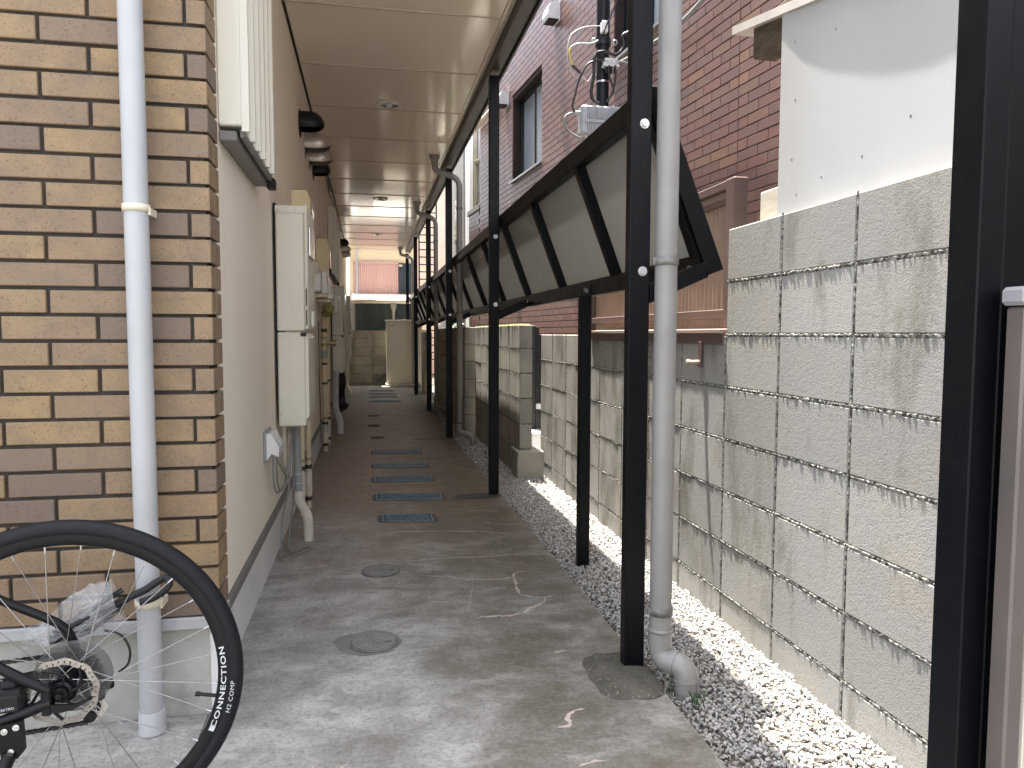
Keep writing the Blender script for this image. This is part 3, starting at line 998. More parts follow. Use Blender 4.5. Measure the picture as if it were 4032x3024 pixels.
def blk(lx, ly, lz, mat, ch=.004):
    k = (round(lx, 3), round(ly, 3), round(lz, 3), mat)
    if k not in blk_mesh:
        blk_mesh[k] = MB().box(0, lx, 0, ly, 0, lz, ch).mesh('block')
        blk_mesh[k].materials.append(MATS[mat])
    return blk_mesh[k]


def bead_strip(m, a, b, nrm_, up, w, dep, step=.0055, drip=0.0):
    """a lumpy squeezed-out mortar bead from a to b on a face with normal nrm_"""
    a, b, nrm_, up = Vector(a), Vector(b), Vector(nrm_), Vector(up)
    n = max(3, int((b - a).length / step))
    vs, fs = [], []
    for i in range(n + 1):
        p = a.lerp(b, i / n)
        h = w * random.uniform(.55, 1.25)
        d = dep * random.choice((-.9, -.4, .1, .4, .8, 1.3)) * random.uniform(.6, 1.2)
        lo = h + (random.random() ** 5) * drip
        o = random.uniform(-.3, .3) * w
        vs += [p + up * (h + o) - nrm_ * .003, p + up * (h * .35 + o) + nrm_ * d, p - up * (h * .35 - o) + nrm_ * d * random.uniform(.5, 1.1), p - up * (lo - o) - nrm_ * .003]
    for i in range(n):
        for k in range(3):
            fs.append((4 * i + k, 4 * i + 4 + k, 4 * i + 5 + k, 4 * i + 1 + k))
    m.add([tuple(v) for v in vs], fs, False)


def block_wall(label, x0, thick, yj, zr, mat='block', top_of=None, beads=None, moss=False, face='x', xj=None, skip=()):
    """blocks between the y joints yj and the row heights zr; face plane x = x0"""
    ym = (yj[0] + yj[-1]) / 2
    t = thing('block_wall', label, 'wall', (x0 + thick / 2, ym, min(zr)))
    gap = .009
    core = MB()
    for c in range(len(yj) - 1):
        a, b = yj[c], yj[c + 1]
        nr = (top_of(c) if top_of else len(zr) - 1)
        for r in range(nr):
            if (c, r) in skip:
                continue
            me = blk(thick, abs(b - a) - gap, zr[r + 1] - zr[r] - gap, mat)
            put('block', me, None, t, rel(t, (x0 + random.uniform(-.0012, .0012), min(a, b) + gap / 2, zr[r] + gap / 2)))
        ea = .009 if c == 0 else .0005
        eb = .009 if c == len(yj) - 2 or (top_of and top_of(c + 1) != nr) else .0005
        core.box(x0 + .010, x0 + thick - .010, min(a, b) + ea, max(a, b) - eb, zr[0] + .001, zr[nr] - .006)
    core.build('mortar', 'mortar_grey', t)
    if beads:
        m = MB()
        w, dep, dr, ymax = beads
        for c in range(len(yj) - 1):
            a, b = min(yj[c], yj[c + 1]), max(yj[c], yj[c + 1])
            if a > ymax:
                continue
            nr = (top_of(c) if top_of else len(zr) - 1)
            for r in range(1, nr):
                bead_strip(m, (x0 - .0005, a, zr[r]), (x0 - .0005, b, zr[r]), (-1, 0, 0), (0, 0, 1), w, dep, drip=dr)
            bead_strip(m, (x0 - .0005, a, zr[0]), (x0 - .0005, a, zr[nr]), (-1, 0, 0), (0, 1, 0), w * .62, dep * .5)
        m.build('mortar_beads', 'mortar_grey', t)
    if moss:
        m = MB()
        for k in range(260):
            yy = random.uniform(min(yj) + .02, max(yj) - .02)
            xx = x0 + random.random() * thick
            rr = random.uniform(.006, .018)
            m.cyl((xx, yy, zr[-1] - .004), (xx, yy, zr[-1] + rr * .4), rr, rr * .3, n=6)
        o = m.build('moss_tufts', 'moss', t)
        o['kind'] = 'stuff'
    return t


ZR = [-.132 + .2033 * k for k in range(9)]
YJ = [-1.23, -.84, -.45, -.06, .33, .72, 1.11, 1.50, 1.893, 2.281, 2.66, 3.065, 3.455, 3.842, 4.243, 4.63, 5.019, 5.411, 5.785]
near_wall = block_wall('pale concrete block wall along the gravel, stepping down behind the grey downpipe', 1.36, .11, YJ, ZR,
                       top_of=lambda c: 8 if YJ[c + 1] < 2.67 else 6, beads=(.0066, .0019, .008, 6.0))
ZA = [-.06, .196, .39, .589, .784, .975, 1.162]
YA = [5.57, 5.99, 6.40, 6.79]
YA2 = [6.815, 7.21, 7.60, 8.0]
block_wall('old mossy block wall ending in a pier across the side opening', 1.143, .10, YA, ZA, 'block_old', beads=(.006, .003, .012, 7), moss=True)
block_wall('short old block wall stretch just beyond the cracked gap', 1.146, .10, YA2, ZA, 'block_old', beads=(.006, .003, .01, 9), moss=True)
MB().box(1.120, 1.330, 5.53, 5.80, -.06, .185, .008).build('footing_block', 'block_old', label='low concrete footing block at the end of the mossy wall', category='block')
YBm = [8.06, 8.46, 8.86, 9.26, 9.66, 10.06, 10.46, 10.86, 11.26, 11.66]
block_wall('dark old block wall behind the third downpipe, set forward with a blunt end', 1.035, .14, YBm, ZA, 'block_old', beads=(.006, .003, .01, 12))
block_wall('farthest old block wall on the right, beside the fifth post', 1.0, .14, [13.5, 13.9, 14.3], ZA[:-1] + [1.12], 'block_old')
block_wall('old block wall section in deep shade beyond the fourth post', 1.22, .12, [11.7, 12.1, 12.5, 12.9, 13.3], ZA, 'block_old')

# end wall across the passage
ew = thing('block_wall', 'block wall closing the far end of the passage, with one fan-pattern vent block', 'wall', (.2, 16.06, -.05))
zr = [-.06, .038, .232, .414, .607, .80, .985, 1.153]
xs = [-1.05, -.66, -.29, .078, .47, .86, 1.25]
for r in range(7):
    for c in range(6):
        if r == 1 and c == 3:
            continue
        put('block', blk(xs[c + 1] - xs[c] - .008, .10, zr[r + 1] - zr[r] - .008, 'block_old'), None, ew, rel(ew, (xs[c] + .004, 16.0 + random.uniform(-.001, .001), zr[r] + .004)))
MB().box(-1.045, .074, 16.006, 16.094, -.055, 1.147).build('mortar', 'mortar_grey', ew)
MB().box(.474, 1.245, 16.006, 16.094, -.055, 1.147).build('mortar', 'mortar_grey', ew)
m = MB()
for cx, cz in ((.175, .05), (.37, .05), (.272, .12)):
    for rr in (.085, .052):
        m.ring((cx, 16.0, cz), 'y', [(rr, .004), (rr + .016, .004), (rr + .016, .09), (rr, .09), (rr, .004)], 14, 0, math.pi, False)
m.box(.084, .464, 16.002, 16.09, .214, .230).box(.084, .464, 16.002, 16.09, .040, .052)
m.build('fan_vent_block', 'block_old', ew)

# ------------------------------------------------------------------ end house behind the passage


def corrugated(m, a, b, z0, z1, pitch, amp, ax='x', slope=0.0, seg=6):
    n = int((b - a) / pitch * seg)
    vs = []
    for i in range(n + 1):
        u = a + (b - a) * i / n
        o = amp * math.sin(2 * math.pi * i / seg)
        vs += [(u, o, z0), (u, o + slope, z1)] if ax == 'x' else [(o, u, z0), (o + slope, u, z1)]
    m.add(vs, [(2 * i, 2 * i + 2, 2 * i + 3, 2 * i + 1) for i in range(n)], True)


eh = thing('corrugated_house', 'house at the far end clad in pink and dark green corrugated sheet', 'house', (.3, 17.5, 0))
MB().box(-.40, 1.06, 17.45, 20, -.1, 3.7).build('house_wall', 'house_cream', eh)
MB().box(-.36, 1.10, 16.33, 17.44, -.1, 1.74).build('lean_to_wall', 'house_grey', eh)
m = MB()
corrugated(m, -.27, .50, 1.05, 1.76, .045, .008)
m.tr(lambda p: p + Vector((0, 16.30, 0)))
m.build('lower_cladding', 'corr_green', eh)
m = MB()
corrugated(m, .505, 1.10, 1.05, 1.76, .05, .008)
m.tr(lambda p: p + Vector((0, 16.31, 0)))
m.build('lower_cladding', 'corr_navy', eh)
m = MB()
corrugated(m, -.31, .685, 1.99, 2.695, .045, .008)
m.tr(lambda p: p + Vector((0, 17.43, 0)))
m.build('upper_cladding', 'corr_pink', eh)
m = MB()
corrugated(m, .70, 1.06, 1.99, 2.71, .058, .010)
m.tr(lambda p: p + Vector((0, 17.42, 0)))
m.build('upper_cladding', 'corr_navy', eh)
MB().box(-.32, .695, 17.395, 17.43, 2.69, 2.725, .004).box(-.32, .695, 17.40, 17.43, 1.985, 2.008, .003).box(.68, .697, 17.40, 17.44, 2.01, 2.69, .003).build('cladding_trim', 'corr_pink', eh)
m = MB()
corrugated(m, -.34, 1.14, 0, 1, .045, .007)
m.tr(lambda p: Vector((p.x, 16.14 + 1.26 * p.z, 1.80 + .20 * p.z + p.y)))
m.build('lean_to_roof', 'corr_roof', eh)
m = MB()
m.ring((0, 0, 0), 'x', [(.05, -.36), (.05, 1.14)], 12, math.pi, 2 * math.pi)
m.ring((0, 0, 0), 'x', [(.044, -.36), (.044, 1.14)], 12, math.pi, 2 * math.pi)
m.tr(lambda p: p + Vector((0, 16.13, 1.775)))
m.build('gutter', 'pvc_cream', eh)
MB().box(.48, .60, 16.08, 16.20, 1.62, 1.74, .01).cyl((.54, 16.14, 1.62), (.54, 16.14, 1.55), .05, .032, 16).cyl((.54, 16.14, 1.56), (.54, 16.14, 1.0), .030, n=16).build('rain_head', 'pvc_grey', eh)
MB().cyl((-.237, 17.36, 1.98), (-.237, 17.36, 3.6), .025, n=16).cyl((-.237, 17.36, 1.98), (-.237, 17.36, 2.13), .030, n=16).build('drain_pipe', 'pvc_white', eh)
MB().box(.71, .79, 17.37, 17.405, 2.63, 2.675, .004).build('wall_vent', 'pvc_cream', eh)

lk = thing('storage_locker', 'tall beige steel storage locker standing at the far end by the last post', 'locker', (.74, 15.75, 0))
MB().box(.37, 1.10, 15.50, 15.86, .05, 1.33, .006).build('body', 'locker_paint', lk)
MB().box(.352, 1.118, 15.475, 15.88, 1.332, 1.372, .008).build('lid', 'locker_paint', lk)
MB().box(.415, 1.07, 15.492, 15.4995, .07, 1.28, .003).build('door', 'locker_paint', lk)
MB().box(.44, .52, 15.489, 15.4915, 1.235, 1.262).build('maker_plate', 'glass_pale', lk)
MB().box(1.03, 1.05, 15.478, 15.4915, .62, .75, .003).build('handle', 'galv', lk)
MB().box(.35, 1.14, 15.40, 15.90, .0015, .048, .006).build('base_slab', 'white_slab', lk)

# ------------------------------------------------------------------ fittings on the cream wall
WX = -.43


def shutter(y0, y1, z0, z1, label):
    t = thing('shutter_case', label, 'shutter case', (WX + .04, (y0 + y1) / 2, z0))
    xf = -.352
    MB().box(WX + .001, xf - .012, y0, y1, z0 + .01, z1, .004).build('case', 'shutter_paint', t)
    n = int((y1 - y0) / .112)
    for k in range(n):
        ya = y0 + .004 + (y1 - y0 - .008) * k / n
        yb = ya + (y1 - y0 - .008) / n
        mid = (ya + yb) / 2
        m = MB()
        m.prism([(xf - .0115, ya), (xf + .010, ya + .002), (xf + .012, ya + .012), (xf + .003, ya + .020), (xf - .004, ya + .05), (xf - .004, yb - .012), (xf - .0115, yb - .006)], 'z', z0 - .004, z1 - .02)
        m.build('shutter_slat', 'shutter_paint', t)
    MB().box(WX + .001, WX + .052, y0 + .004, y1 - .01, z0 - .034, z0 - .004, .003).build('bottom_rail', 'flashing', t)
    MB().box(WX + .058, xf - .006, y0 + .02, y1 - .06, z0 - .02, z0 + .004, .002).build('guide_channel', 'flashing', t)
    MB().box(xf - .028, xf + .004, y1 - .045, y1 + .004, z0 - .046, z0 - .006, .004).build('end_cap', 'black_plastic', t)


shutter(2.36, 3.08, 1.695, 2.80, 'cream ribbed shutter case high on the wall just past the tiled corner')
shutter(8.52, 9.62, 1.735, 2.50, 'second cream ribbed shutter case, beyond the gas meters')


def hood(y, z, r, dep, mat, label):
    t = thing('vent_hood', label, 'vent hood', (WX, y, z - r), 'vent hoods under the soffit')
    MB().ring((WX, y, z), 'x', [(0.001, .006), (r * 1.12, .006), (r * 1.14, .003), (r * 1.14, .0015)], 28).build('flange', mat, t)
    prof = [(r, .006)] + [(r, dep * .45)] + [(r * math.cos(a), dep * .45 + dep * .62 * math.sin(a)) for a in [R(q) for q in (12, 25, 40, 55, 70, 85, 90)]]
    m = MB()
    m.ring((WX, y, z), 'x', prof, 22, R(-28), R(208))
    m.ring((WX, y, z), 'x', [(p * .95 + .0001, h * .97) for p, h in prof], 22, R(-28), R(208))
    m.build('hood', mat, t)
    MB().ring((WX, y, z), 'x', [(0.001, .0085), (r * .9, .0085)], 24).build('dark_opening', 'black_plastic', t)


hood(5.16, 2.47, .080, .15, 'black_plastic', 'black vent hood nearest the shutter case')
hood(5.58, 2.44, .088, .17, 'hood_steel', 'first steel vent hood beside the black one')
hood(5.97, 2.43, .082, .16, 'hood_steel', 'second steel vent hood, third in the row of four')
hood(6.36, 2.42, .070, .13, 'black_plastic', 'small black vent hood ending the row of four')
hood(12.55, 2.56, .075, .13, 'black_plastic', 'black vent hood high on the wall at the far cluster')
hood(12.95, 2.50, .085, .15, 'hood_steel', 'steel vent hood in the far cluster')
hood(13.4, 2.46, .080, .14, 'hood_steel', 'last steel vent hood in the far cluster')


def heater(y0, z0, label, full=True):
    t = thing('water_heater', label, 'water heater', (-.36, y0 + .22, z0), 'gas water heaters on the wall')
    xb, xf = -.414, -.288
    y1 = y0 + .43
    zm, z1 = z0 + .445, z0 + 1.02
    MB().box(xb, xf, y0, y1, zm + .003, z1, .006).build('casing', 'heater_paint', t)
    MB().box(xf + .0005, xf + .016, y0 - .005, y1 + .005, zm + .01, z1 + .012, .005).build('front_cover', 'heater_paint', t)
    MB().box(xb, xf - .002, y0 + .002, y1 - .002, z0, zm - .002, .006).build('pipe_cover', 'heater_paint', t)
    MB().prism([(xf - .0015, z0 + .03), (xf + .012, z0 + .05), (xf + .012, zm - .03), (xf - .0015, zm - .01)], 'y', y0 + .01, y1 - .01).build('pipe_cover_front', 'heater_paint', t)
    MB().box(xb - .012, xb - .002, y0 + .03, y1 - .03, z0 + .12, z1 + .02).build('wall_bracket', 'black_plastic', t)  # bracket blackened so its colour paints the shaded gap behind the heater
    MB().box(xb, xf + .004, y0 - .004, y0 - .0005, z1 - .03, z1 + .004, .001).build('top_flange', 'heater_paint', t)
    for z in (zm + .02, zm - .02, z0 + .06, z1 - .018):
        for x in ((-.402, -.325) if z > z1 - .03 else (-.402,)):
            m = MB().cyl((x, y0 - .0045 if z > z1 - .03 else y0, z), (x, y0 - .009 if z > z1 - .03 else y0 - .004, z), .006, n=10)
            m.build('screw', 'galv', t)
    MB().box(xf - .022, xf + .004, y0 - .003, y0 - .0005, zm - .022, zm - .004).build('latch', 'black_plastic', t)
    MB().box(xf + .006, xf + .011, y0 - .0065, y0 - .0052, zm + .12, zm + .2).box(xf + .006, xf + .011, y0 - .0065, y0 - .0052, zm + .03, zm + .10).build('cover_slot', 'black_plastic', t)
    MB().box(xf + .0165, xf + .028, y0 + .06, y0 + .32, z1 - .22, z1 - .08, .004).build('exhaust_port', 'steel', t)
    MB().box(xf + .0165, xf + .034, y0 + .10, y0 + .26, zm + .02, zm + .10, .006).build('control_boss', 'heater_paint', t)
    return t


heater(3.585, .652, 'large cream gas water heater nearest the camera, above the outdoor sockets')
heater(8.95, .622, 'second cream gas water heater, with white lagged pipe below')
heater(12.1, .66, 'farthest cream gas water heater on the passage wall')


def meterbox(y0, y1, z0, z1, label):
    t = thing('meter_box', label, 'meter box', (-.38, (y0 + y1) / 2, z0), 'yellowish electricity meter boxes')
    xf = -.325
    MB().prism([(WX + .001, z0), (xf - .012, z0), (xf, z0 + .012), (xf, z1 - .05), (xf - .018, z1), (WX + .001, z1)], 'y', y0, y1).build('case', 'meterbox_paint', t)
    MB().box(xf + .0005, xf + .006, y0 + .06, y1 - .06, z1 - .26, z1 - .09, .002).build('window', 'glass_dark', t)
    MB().box(xf + .0005, xf + .02, y0 + .02, y0 + .045, z1 - .32, z1 - .25, .003).build('catch', 'black_plastic', t)


meterbox(4.52, 4.84, 1.42, 1.92, 'yellowish meter box just above and behind the nearest water heater')
meterbox(6.60, 6.92, 1.40, 1.90, 'second yellowish meter box, above the first gas meter')


def gasmeter(y0, z0, label):
    t = thing('gas_meter', label, 'gas meter', (-.37, y0 + .1, z0), 'gas meters on the wall')
    MB().box(-.425, -.355, y0, y0 + .21, z0 + .01, z0 + .16, .012).build('body', 'white_plastic', t)
    MB().box(-.354, -.305, y0 + .012, y0 + .20, z0 - .005, z0 + .172, .010).build('front_case', 'white_plastic', t)
    MB().box(-.3045, -.301, y0 + .05, y0 + .16, z0 + .09, z0 + .14, .001).build('display', 'glass_dark', t)
    for dz in (.03, .05, .07):
        MB().box(-.3045, -.302, y0 + .03, y0 + .05, z0 + dz, z0 + dz + .01).build('button', 'black_plastic', t)
    for dy in (.04, .17):
        MB().tube([(-.39, y0 + dy, z0 + .155), (-.39, y0 + dy, z0 + .20), (-.40, y0 + dy, z0 + .225), (-.428, y0 + dy, z0 + .235)], .022, n=14, sub=4).build('union', 'pvc_cream', t)
    MB().box(-.428, -.31, y0 + .01, y0 + .19, z0 - .03, z0 - .008, .004).build('shelf_bracket', 'pvc_cream', t)


gasmeter(5.95, 1.40, 'white gas meter just past the nearest water heater')
gasmeter(6.55, 1.385, 'white gas meter directly below the second meter box')
gasmeter(8.1, 1.325, 'white gas meter in front of the second water heater')
gasmeter(11.6, 1.33, 'white gas meter far along the wall')


def pipe_thing(label, pts, r, mat, cat='pipe', name='wall_pipe', fit=(), fmat='tape_dark', n=14, sub=0, group=None):
    t = thing(name, label, cat, pts[-1] if pts[-1][2] < pts[0][2] else pts[0], group)
    MB().tube(pts, r, n=n, sub=sub).build('pipe', mat, t)
    for z0, z1, k, fm in fit:
        x, y = pts[-1][0], pts[-1][1]
        for p, q in zip(pts[:-1], pts[1:]):
            if min(p[2], q[2]) <= z0 <= max(p[2], q[2]):
                x, y = p[0], p[1]
        MB().cyl((x, y, z0), (x, y, z1), r * k, n=n).build('fitting', fm, t)
    return t


FT = [(0.0, .03, 1.1, 'lagging'), (.05, .075, 1.22, 'tape_dark'), (.09, .24, 1.25, 'lagging'), (.25, .275, 1.3, 'tape_dark'), (.30, .32, 1.2, 'valve_brass')]
pipe_thing('left of two cream gas pipes rising under the nearest heater', [(-.405, 4.66, 0), (-.405, 4.66, .9)], .0155, 'pipe_cream', fit=FT, group='cream pipes under the heaters')
pipe_thing('right of two cream gas pipes rising under the nearest heater', [(-.372, 4.72, 0), (-.372, 4.72, .9)], .0165, 'pipe_cream', fit=FT, group='cream pipes under the heaters')
FT2 = FT + [(.62, .64, 1.3, 'tape_dark'), (.66, .78, 1.35, 'pipe_cream'), (.80, .82, 1.2, 'tape_dark'), (.86, .93, 1.35, 'conduit_grey'), (.97, 1.0, 1.5, 'valve_brass'), (1.03, 1.06, 1.4, 'valve_brass'), (1.1, 1.13, 1.35, 'tape_dark')]
g1 = pipe_thing('thick cream riser pipe with valve and olive cap below the gas meters', [(-.395, 7.0, 0), (-.395, 7.0, 1.36)], .020, 'pipe_cream', fit=FT2)
MB().cyl((-.395, 7.0, 1.0), (-.31, 7.0, 1.0), .02, n=12).cyl((-.315, 7.0, 1.0), (-.29, 7.0, 1.0), .03, n=10).build('valve', 'valve_brass', g1)
MB().cyl((-.37, 6.93, 1.27), (-.34, 6.85, 1.32), .045, .05, n=8).build('cap', 'olive_cap', g1)
pipe_thing('thinner cream riser pipe beside the valve pipe', [(-.388, 7.42, 0), (-.388, 7.42, 1.33)], .017, 'pipe_cream', fit=FT2[:7])

# lagged drain and conduits below the nearest heater
t = thing('lagged_pipe', 'grey pipe in torn cream lagging with a kinked foot under the nearest heater', 'pipe', (-.32, 3.97, 0))
MB().tube([(-.372, 3.93, .66), (-.368, 3.94, .50), (-.366, 3.95, .36), (-.364, 3.95, .26)], .021, n=16).build('grey_sleeve', 'conduit_grey', t)
MB().tube([(-.364, 3.95, .27), (-.362, 3.95, .225), (-.35, 3.955, .19), (-.335, 3.965, .16), (-.322, 3.97, .12), (-.319, 3.972, .06), (-.319, 3.972, 0)], .026, n=18, sub=4).build('lagging', 'lagging', t)
for z in (.14, .175, .205):
    MB().ring((-.318 - (z - .1) * .42, 3.97, z), 'z', [(.026, -.003), (.029, -.001), (.029, .003), (.026, .005)], 16).build('wrap_fold', 'lagging', t)
for z in (.36, .31):
    MB().ring((-.3655, 3.949, z), 'z', [(.021, 0), (.0225, .001), (.0225, .003), (.021, .004)], 16).build('tie_band', 'cable_white', t)
pipe_thing('beige bent hose hanging under the nearest heater', [(-.405, 3.72, .66), (-.405, 3.72, .50), (-.402, 3.73, .44), (-.395, 3.76, .425), (-.39, 3.79, .45), (-.39, 3.80, .66)], .011, 'lagging', name='hose', cat='hose', sub=4)

t = thing('lagged_pipe', 'pale lagged pipe with a kicked-out foot under the second heater', 'pipe', (-.31, 8.2, 0))
MB().tube([(-.375, 8.9, .63), (-.372, 8.75, .5), (-.37, 8.6, .34), (-.36, 8.45, .24), (-.33, 8.3, .18), (-.306, 8.2, .12), (-.304, 8.17, 0)], .036, n=16, sub=4).build('lagging', 'lagging_grey', t)
MB().ring((-.366, 8.53, .285), 'z', [(.037, 0), (.041, .002), (.041, .008), (.037, .01)], 16).build('tie_band', 'tape_dark', t)
t = thing('cable_bundle', 'tangle of black cables hanging below the second heater', 'cables', (-.36, 9.4, .1))
for k in range(6):
    x, y = -.40 + .018 * k, 9.35 + .04 * k
    MB().tube([(x, y, .63), (x + .02, y - .05, .45), (x - .01, y + .05, .30), (x + .03, y - .06, .20), (x + .05, y, .10 + .02 * k), (x + .02, y + .08, .14), (x, y + .1, .4)], .010, n=8, sub=4).build('cable', 'cable_black', t)
pipe_thing('far cream pipe with dark joints near the last heater', [(-.385, 11.9, 0), (-.385, 11.9, 1.3)], .024, 'pipe_cream', fit=FT[:4])
pipe_thing('pale drain pipe with curved foot at the far end of the wall', [(-.375, 13.6, 1.1), (-.375, 13.6, .25), (-.36, 13.5, .12), (-.32, 13.4, .05), (-.31, 13.38, 0)], .034, 'pvc_cream', sub=3)

# outdoor sockets with hoods, cables
oc = thing('outdoor_socket', 'pair of white hooded outdoor sockets on the cream wall below the heater', 'socket', (WX, 3.25, .55))
MB().box(WX + .0005, WX + .012, 3.165, 3.345, .552, .682, .004).build('back_plate', 'conduit_grey', oc)
for y in (3.172, 3.262):
    MB().prism([(WX + .0125, .672), (WX + .03, .676), (WX + .062, .615), (WX + .060, .575), (WX + .032, .590), (WX + .0125, .560)], 'y', y, y + .078).build('hood', 'white_plastic', oc)


def cable(label, pts, r, mat, sub=6, cat='cable'):
    m = MB().tube(pts, r, n=8, sub=sub)
    return m.build('cable', mat, label=label, category=cat)


cable('grey cable looping from the outdoor socket up to the nearest heater', [(-.395, 3.21, .585), (-.40, 3.24, .47), (-.40, 3.32, .40), (-.395, 3.45, .38), (-.385, 3.58, .42), (-.375, 3.68, .52), (-.37, 3.72, .66)], .0045, 'cable_grey')
cable('second grey cable looping beside the first below the socket', [(-.392, 3.30, .585), (-.396, 3.33, .45), (-.395, 3.42, .385), (-.388, 3.54, .385), (-.378, 3.66, .45), (-.372, 3.74, .66)], .0045, 'cable_grey')
cable('thin green earth wire crossing below the outdoor socket', [(-.395, 3.28, .58), (-.392, 3.36, .52), (-.385, 3.50, .45), (-.383, 3.62, .40), (-.39, 3.72, .42)], .0022, 'cable_green')
cable('long grey cable dropping to the walkway and coiling in a loop', [(-.372, 3.70, .66), (-.376, 3.69, .50), (-.385, 3.68, .34), (-.41, 3.66, .22), (-.418, 3.62, .08), (-.418, 3.63, .008), (-.37, 3.68, .005), (-.32, 3.75, .005), (-.292, 3.805, .005), (-.300, 3.835, .005), (-.335, 3.80, .008), (-.372, 3.725, .012), (-.40, 3.80, .02), (-.405, 3.88, .08), (-.385, 3.86, .22), (-.378, 3.82, .40), (-.374, 3.80, .66)], .0045, 'cable_grey')
cable('thin black cable running down the wall behind the riser pipes', [(-.426, 6.7, 1.2), (-.426, 6.72, .7), (-.424, 6.75, .45), (-.426, 6.8, .3), (-.424, 6.85, .1)], .004, 'cable_black')
cable('black cable drooping along the edge of the soffit', [(-.42, 7.2, 2.80), (-.41, 8.2, 2.72), (-.405, 8.6, 2.66), (-.41, 8.9, 2.72), (-.42, 9.6, 2.76), (-.42, 11.0, 2.74), (-.42, 12.3, 2.72)], .010, 'cable_black')

# ------------------------------------------------------------------ drain grates and manholes in the walkway


def grate(x0, x1, y0, y1, skew, label, fine=True):
    cx, cy = (x0 + x1) / 2, (y0 + y1) / 2
    t = thing('drain_grate', label, 'drain grate', (cx, cy, .0), 'drain covers along the walkway')

    def sk(p):
        return Vector((p.x, p.y - (p.x - cx) * skew, p.z))
    m = MB()
    e = .028
    n = 7
    poly = []
    for sx, a0 in ((1, -90), (-1, 90)):
        for k in range(n + 1):
            a = R(a0 + 180 * k / n)
            poly.append((cx + sx * (x1 - cx) + e * math.cos(a), cy + ((y1 - y0) / 2 + .004) * (max(-1, min(1, 1.35 * math.sin(a))))))
    m.prism(poly, 'z', .0004, .0022)
    m.tr(sk)
    m.build('rim', 'grate_rim', t)
    m = MB().box(x0 + .001, x1 - .001, y0 + .004, y1 - .004, .0026, .0052)
    m.tr(sk)
    m.build('lid_base', 'grate_base', t)
    m = MB()
    m.box(x0, x1, y0, y0 + .0075, .0027, .0092, .001).box(x0, x1, y1 - .0075, y1, .0027, .0092, .001)
    m.box(x0, x0 + .0075, y0 + .008, y1 - .008, .0027, .0092, .001).box(x1 - .0075, x1, y0 + .008, y1 - .008, .0027, .0092, .001)
    m.tr(sk)
    m.build('lid_frame', 'grate_blue', t)
    if fine:
        m = MB()
        nx = int((x1 - x0 - .03) / .021)
        for j in range(5):
            yy = y0 + .024 + (y1 - y0 - .048) * j / 4
            for k in range(nx):
                xx = x0 + .018 + (x1 - x0 - .036) * (k + .5 * (j % 2)) / nx
                s = len(m.v)
                m.box(xx, xx + .0145, yy - .0075, yy + .0075, .0053, .0086)
                m.tr(lambda p, xx=xx: Vector((p.x, p.y + (p.x - xx) * .8 * (1 if (k + j) % 2 else -1), p.z)), s)
        m.tr(sk)
        o = m.build('tread_studs', 'grate_blue', t)
        o['kind'] = 'stuff'


grate(.071, .363, 4.25, 4.425, .115, 'short blue-grey drain cover nearest the camera')
grate(.043, .470, 4.82, 5.01, .10, 'longest blue-grey drain cover, second from the camera')
grate(.036, .457, 5.43, 5.625, .06, 'third blue-grey drain cover from the camera')
grate(.038, .455, 6.0, 6.18, .08, 'fourth blue-grey drain cover from the camera')
grate(.041, .449, 6.72, 6.91, .05, 'fifth blue-grey drain cover from the camera')
for k, (y, w) in enumerate(((11.9, .47), (12.75, .455), (13.36, .45), (14.1, .445))):
    grate(.02, .02 + w, y, y + .17, .12, ['first dark drain cover of the far group of four', 'second dark drain cover of the far group', 'third dark drain cover of the far group', 'last dark drain cover of the far group, by the locker'][k], False)


def manhole(x, y, r, label, detail=True):
    t = thing('manhole_cover', label, 'manhole cover', (x, y, 0), 'round covers in the walkway')
    c = (x, y, 0)
    MB().ring(c, 'z', [(r, .0008), (r, .0065), (r * .955, .0075), (r * .94, .003), (r * .91, .003), (r * .89, .0045), (.0005, .0045)], 48).build('cover', 'manhole_base', t)
    if detail:
        m = MB()
        for q in (.78, .58, .36):
            m.ring(c, 'z', [(r * (q - .035), .0046), (r * (q - .03), .0085), (r * (q + .03), .0085), (r * (q + .035), .0046)], 48)
        m.ring(c, 'z', [(r * 1.0, .0010), (r * 1.0, .0078), (r * .95, .0078), (r * .945, .0046)], 48)
        for ra, rb, n in ((.60, .76, 30), (.385, .56, 20), (.08, .335, 10), (.80, .90, 36)):
            for k in range(n):
                a = 2 * math.pi * k / n
                u = Vector((math.cos(a), math.sin(a), 0))
                w = Vector((-u.y, u.x, 0)) * r * (.045 if ra > .3 else .03)
                p, q = Vector(c) + u * r * ra, Vector(c) + u * r * rb
                vs = [p + w, p - w, q - w, q + w]
                m.add([(v.x, v.y, .0046) for v in vs] + [(v.x, v.y, .0086) for v in vs], [(4, 5, 6, 7), (0, 4, 7, 3), (1, 2, 6, 5), (0, 1, 5, 4), (2, 3, 7, 6)])
        m.build('relief_pattern', 'manhole', t)
        MB().box(x + r * .45, x + r * .72, y - r * .22, y - r * .08, .0069, .0092, .001).build('lift_slot', 'grate_rim', t)
    return t


